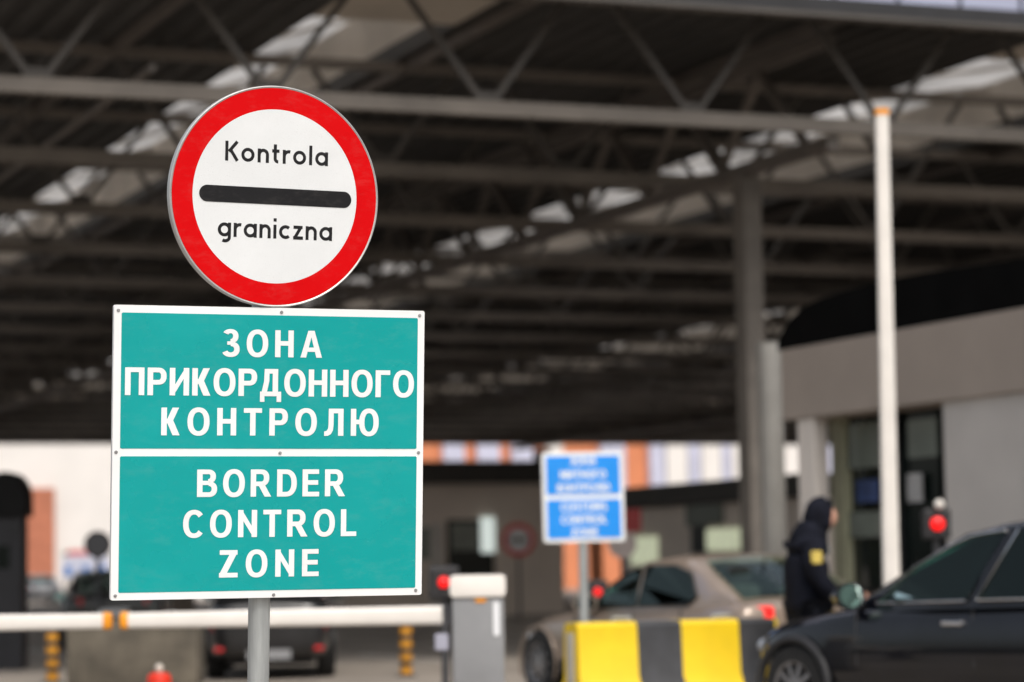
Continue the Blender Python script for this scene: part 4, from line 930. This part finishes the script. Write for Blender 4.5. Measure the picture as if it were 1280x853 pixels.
# faces +x; left is +y. joints
SH = 1.42
armR = [(-0.01, -0.19, 1.385), (-0.03, -0.27, 1.16), (0.10, -0.255, 0.99), (0.29, -0.19, 0.96)]
armL = [(-0.01, 0.19, 1.385), (0.0, 0.27, 1.16), (0.12, 0.24, 1.00), (0.31, 0.165, 0.98)]
J = [(-0.02, 0, 0.96), (-0.03, 0, 1.12), (-0.01, 0, 1.30), (0.0, 0, 1.43), (0.03, 0, 1.50), (0.075, 0, 1.545)]
E_ = [(0, 1), (1, 2), (2, 3), (3, 4), (4, 5)]; Rd = [(0.13, 0.16), (0.105, 0.14), (0.10, 0.13), (0.06, 0.085), 0.05, 0.055]
def chain(start, pts, rs):
    prev = start
    for p, q in zip(pts, rs): J.append(p); Rd.append(q); E_.append((prev, len(J) - 1)); prev = len(J) - 1
chain(3, armR, [0.045, 0.042, 0.033, 0.03]); chain(3, armL, [0.045, 0.042, 0.033, 0.03])
legR = [(-0.01, -0.10, 0.88), (0.02, -0.105, 0.50), (-0.03, -0.11, 0.10), (0.02, -0.11, 0.05), (0.12, -0.12, 0.035)]
legL = [(-0.03, 0.10, 0.88), (-0.05, 0.105, 0.50), (-0.13, 0.11, 0.10), (-0.08, 0.11, 0.05), (0.02, 0.12, 0.035)]
chain(0, legR, [0.085, 0.058, 0.042, 0.045, 0.03]); chain(0, legL, [0.085, 0.058, 0.042, 0.045, 0.03])
parts = [skin(J, E_, Rd)]
def headwarp(p):
    x, y, z = p
    if z < -0.02: k = 1 + (z + 0.02) * 2.2; y *= max(0.55, k); x = x * max(0.75, 1 + (z + 0.02) * 0.9) + 0.012
    if x > 0.02: x *= 1.0; y *= 0.95
    return Vector((x, y, z))
HC = Vector((0.105, 0, 1.615))
parts.append(ball(HC, (0.098, 0.076, 0.118), 28, 18, headwarp))
parts.append(ball(HC + Vector((0.100, 0, -0.012)), (0.020, 0.013, 0.022), 12, 8)); parts.append(ball(HC + Vector((0.085, 0, 0.012)), (0.018, 0.010, 0.03), 10, 8))
parts.append(ball(HC + Vector((0.090, 0, -0.053)), (0.012, 0.024, 0.006), 12, 6)); parts.append(ball(HC + Vector((0.087, 0, -0.064)), (0.012, 0.022, 0.006), 12, 6))
for s in (-1, 1): parts.append(ball(HC + Vector((-0.005, s * 0.076, -0.005)), (0.016, 0.008, 0.03), 10, 8))
# hands: palm plus four fingers and a thumb, curled as if around a small document
for s, wrist in ((-1, Vector(armR[-1])), (1, Vector(armL[-1]))):
    parts.append(skin([tuple(wrist), tuple(wrist + Vector((0.04, 0, -0.004))), tuple(wrist + Vector((0.085, 0, -0.008)))], [(0, 1), (1, 2)], [(0.024, 0.019), (0.020, 0.036), (0.014, 0.040)]))
    for k, (dz, ln) in enumerate(((0.030, 0.030), (0.010, 0.034), (-0.010, 0.032), (-0.030, 0.025))):
        b0 = wrist + Vector((0.082, 0, -0.008 + dz))
        parts.append(skin([tuple(b0), tuple(b0 + Vector((ln, -s * 0.006, -0.003))), tuple(b0 + Vector((ln * 1.7, -s * 0.022, -0.006))), tuple(b0 + Vector((ln * 2.0, -s * 0.040, -0.008)))], [(0, 1), (1, 2), (2, 3)], [0.010, 0.009, 0.0085, 0.007]))
    b0 = wrist + Vector((0.03, -s * 0.005, 0.028))
    parts.append(skin([tuple(b0), tuple(b0 + Vector((0.03, -s * 0.018, 0.022))), tuple(b0 + Vector((0.06, -s * 0.032, 0.018)))], [(0, 1), (1, 2)], [0.013, 0.010, 0.008]))
join(parts, 'body', SKINM, person)
eyes = [ball(HC + Vector((0.082, s * 0.030, 0.012)), (0.011, 0.012, 0.009), 10, 8) for s in (-1, 1)]
join(eyes, 'eyes', mat('eye_dark', (0.02, 0.015, 0.012), 0.2), person)
# jacket: one shell over torso and arms, with a raised hood that falls on to the shoulders
J = [(-0.03, 0, 0.78), (-0.03, 0, 0.97), (-0.035, 0, 1.14), (-0.015, 0, 1.30), (0.015, 0, 1.42)]; E_ = [(0, 1), (1, 2), (2, 3), (3, 4)]
Rd = [(0.200, 0.22), (0.195, 0.215), (0.198, 0.22), (0.20, 0.23), (0.165, 0.18)]
chain(4, [(-0.015, -0.19, 1.385), (-0.03, -0.275, 1.16), (0.10, -0.255, 0.99), (0.24, -0.205, 0.965)], [0.105, 0.088, 0.076, 0.058])
chain(4, [(-0.015, 0.19, 1.385), (0.0, 0.275, 1.16), (0.12, 0.24, 1.00), (0.265, 0.185, 0.985)], [0.105, 0.088, 0.076, 0.058])
jk = join([skin(J, E_, Rd)], 'jacket', CLOTH, person)
def hoodwarp(p):
    x, y, z = p
    if x > 0.02: x = 0.02 + (x - 0.02) * 0.30          # the opening round the face
    if x < -0.02 and z < 0.02: x -= 0.05 * min(1, (0.02 - z) / 0.12)
    if z < -0.04: y *= 1.0 + 0.5 * (-0.04 - z) / 0.1; x += 0.015
    return Vector((x, y, z))
J = [(-0.02, 0, 1.34), (0.005, 0, 1.43), (0.025, 0, 1.50), (0.04, 0, 1.57)]; E_ = [(0, 1), (1, 2), (2, 3)]
hood = join([ball(HC + Vector((0.005, 0, 0.004)), (0.140, 0.118, 0.150), 28, 18, hoodwarp), skin(J, E_, [(0.17, 0.19), (0.165, 0.17), (0.15, 0.14), (0.12, 0.12)])], 'hood', CLOTH, jk)
rm = MB(); pts = [(HC.x + 0.050 + 0.022 * math.sin(R(t)), 0.090 * math.cos(R(t)), HC.z - 0.004 + 0.118 * math.sin(R(t))) for t in range(0, 361, 20)]
rm.tube(pts, 0.017, 8).build('hood_rim', CLOTH, jk, smooth=60)
face = join([ball(HC + Vector((0.048, 0, -0.018)), (0.085, 0.064, 0.092), 24, 16)], 'face', SKINM, person)
PATCH = mat('sleeve_patch', (0.42, 0.31, 0.05), 0.7, 0, 0.4, 26)
MB().prism(rrect(-0.045, 0.045, -0.05, 0.05, 0.02), lambda a, b, d: Vector((a - 0.022, -0.318 - d - 0.28 * -b, 1.275 + b)), -0.03, 0.012).build('sleeve_patch', PATCH, jk)
MB().prism(rrect(-0.03, 0.03, -0.035, 0.035, 0.01), lambda a, b, d: Vector((0.125 + d, -0.11 + a, 1.33 + b)), -0.04, 0.01).build('chest_badge', mat('grey_badge', (0.35, 0.36, 0.34), 0.5), jk)
J = [(-0.03, 0, 0.90)]; E_ = []; Rd = [(0.15, 0.18)]
chain(0, [(-0.01, -0.10, 0.82), (0.02, -0.105, 0.50), (-0.03, -0.11, 0.11)], [0.105, 0.082, 0.066]); chain(0, [(-0.03, 0.10, 0.82), (-0.05, 0.105, 0.50), (-0.13, 0.11, 0.11)], [0.105, 0.082, 0.066])
join([skin(J, E_, Rd)], 'trousers', TROUS, person)
for p0 in (Vector((0.03, -0.115, 0.0)), Vector((-0.07, 0.115, 0.0))):
    join([ball(p0 + Vector((0.03, 0, 0.055)), (0.15, 0.055, 0.055), 20, 12), ball(p0 + Vector((-0.06, 0, 0.10)), (0.065, 0.055, 0.10), 16, 10)], 'boot', BOOT, person)
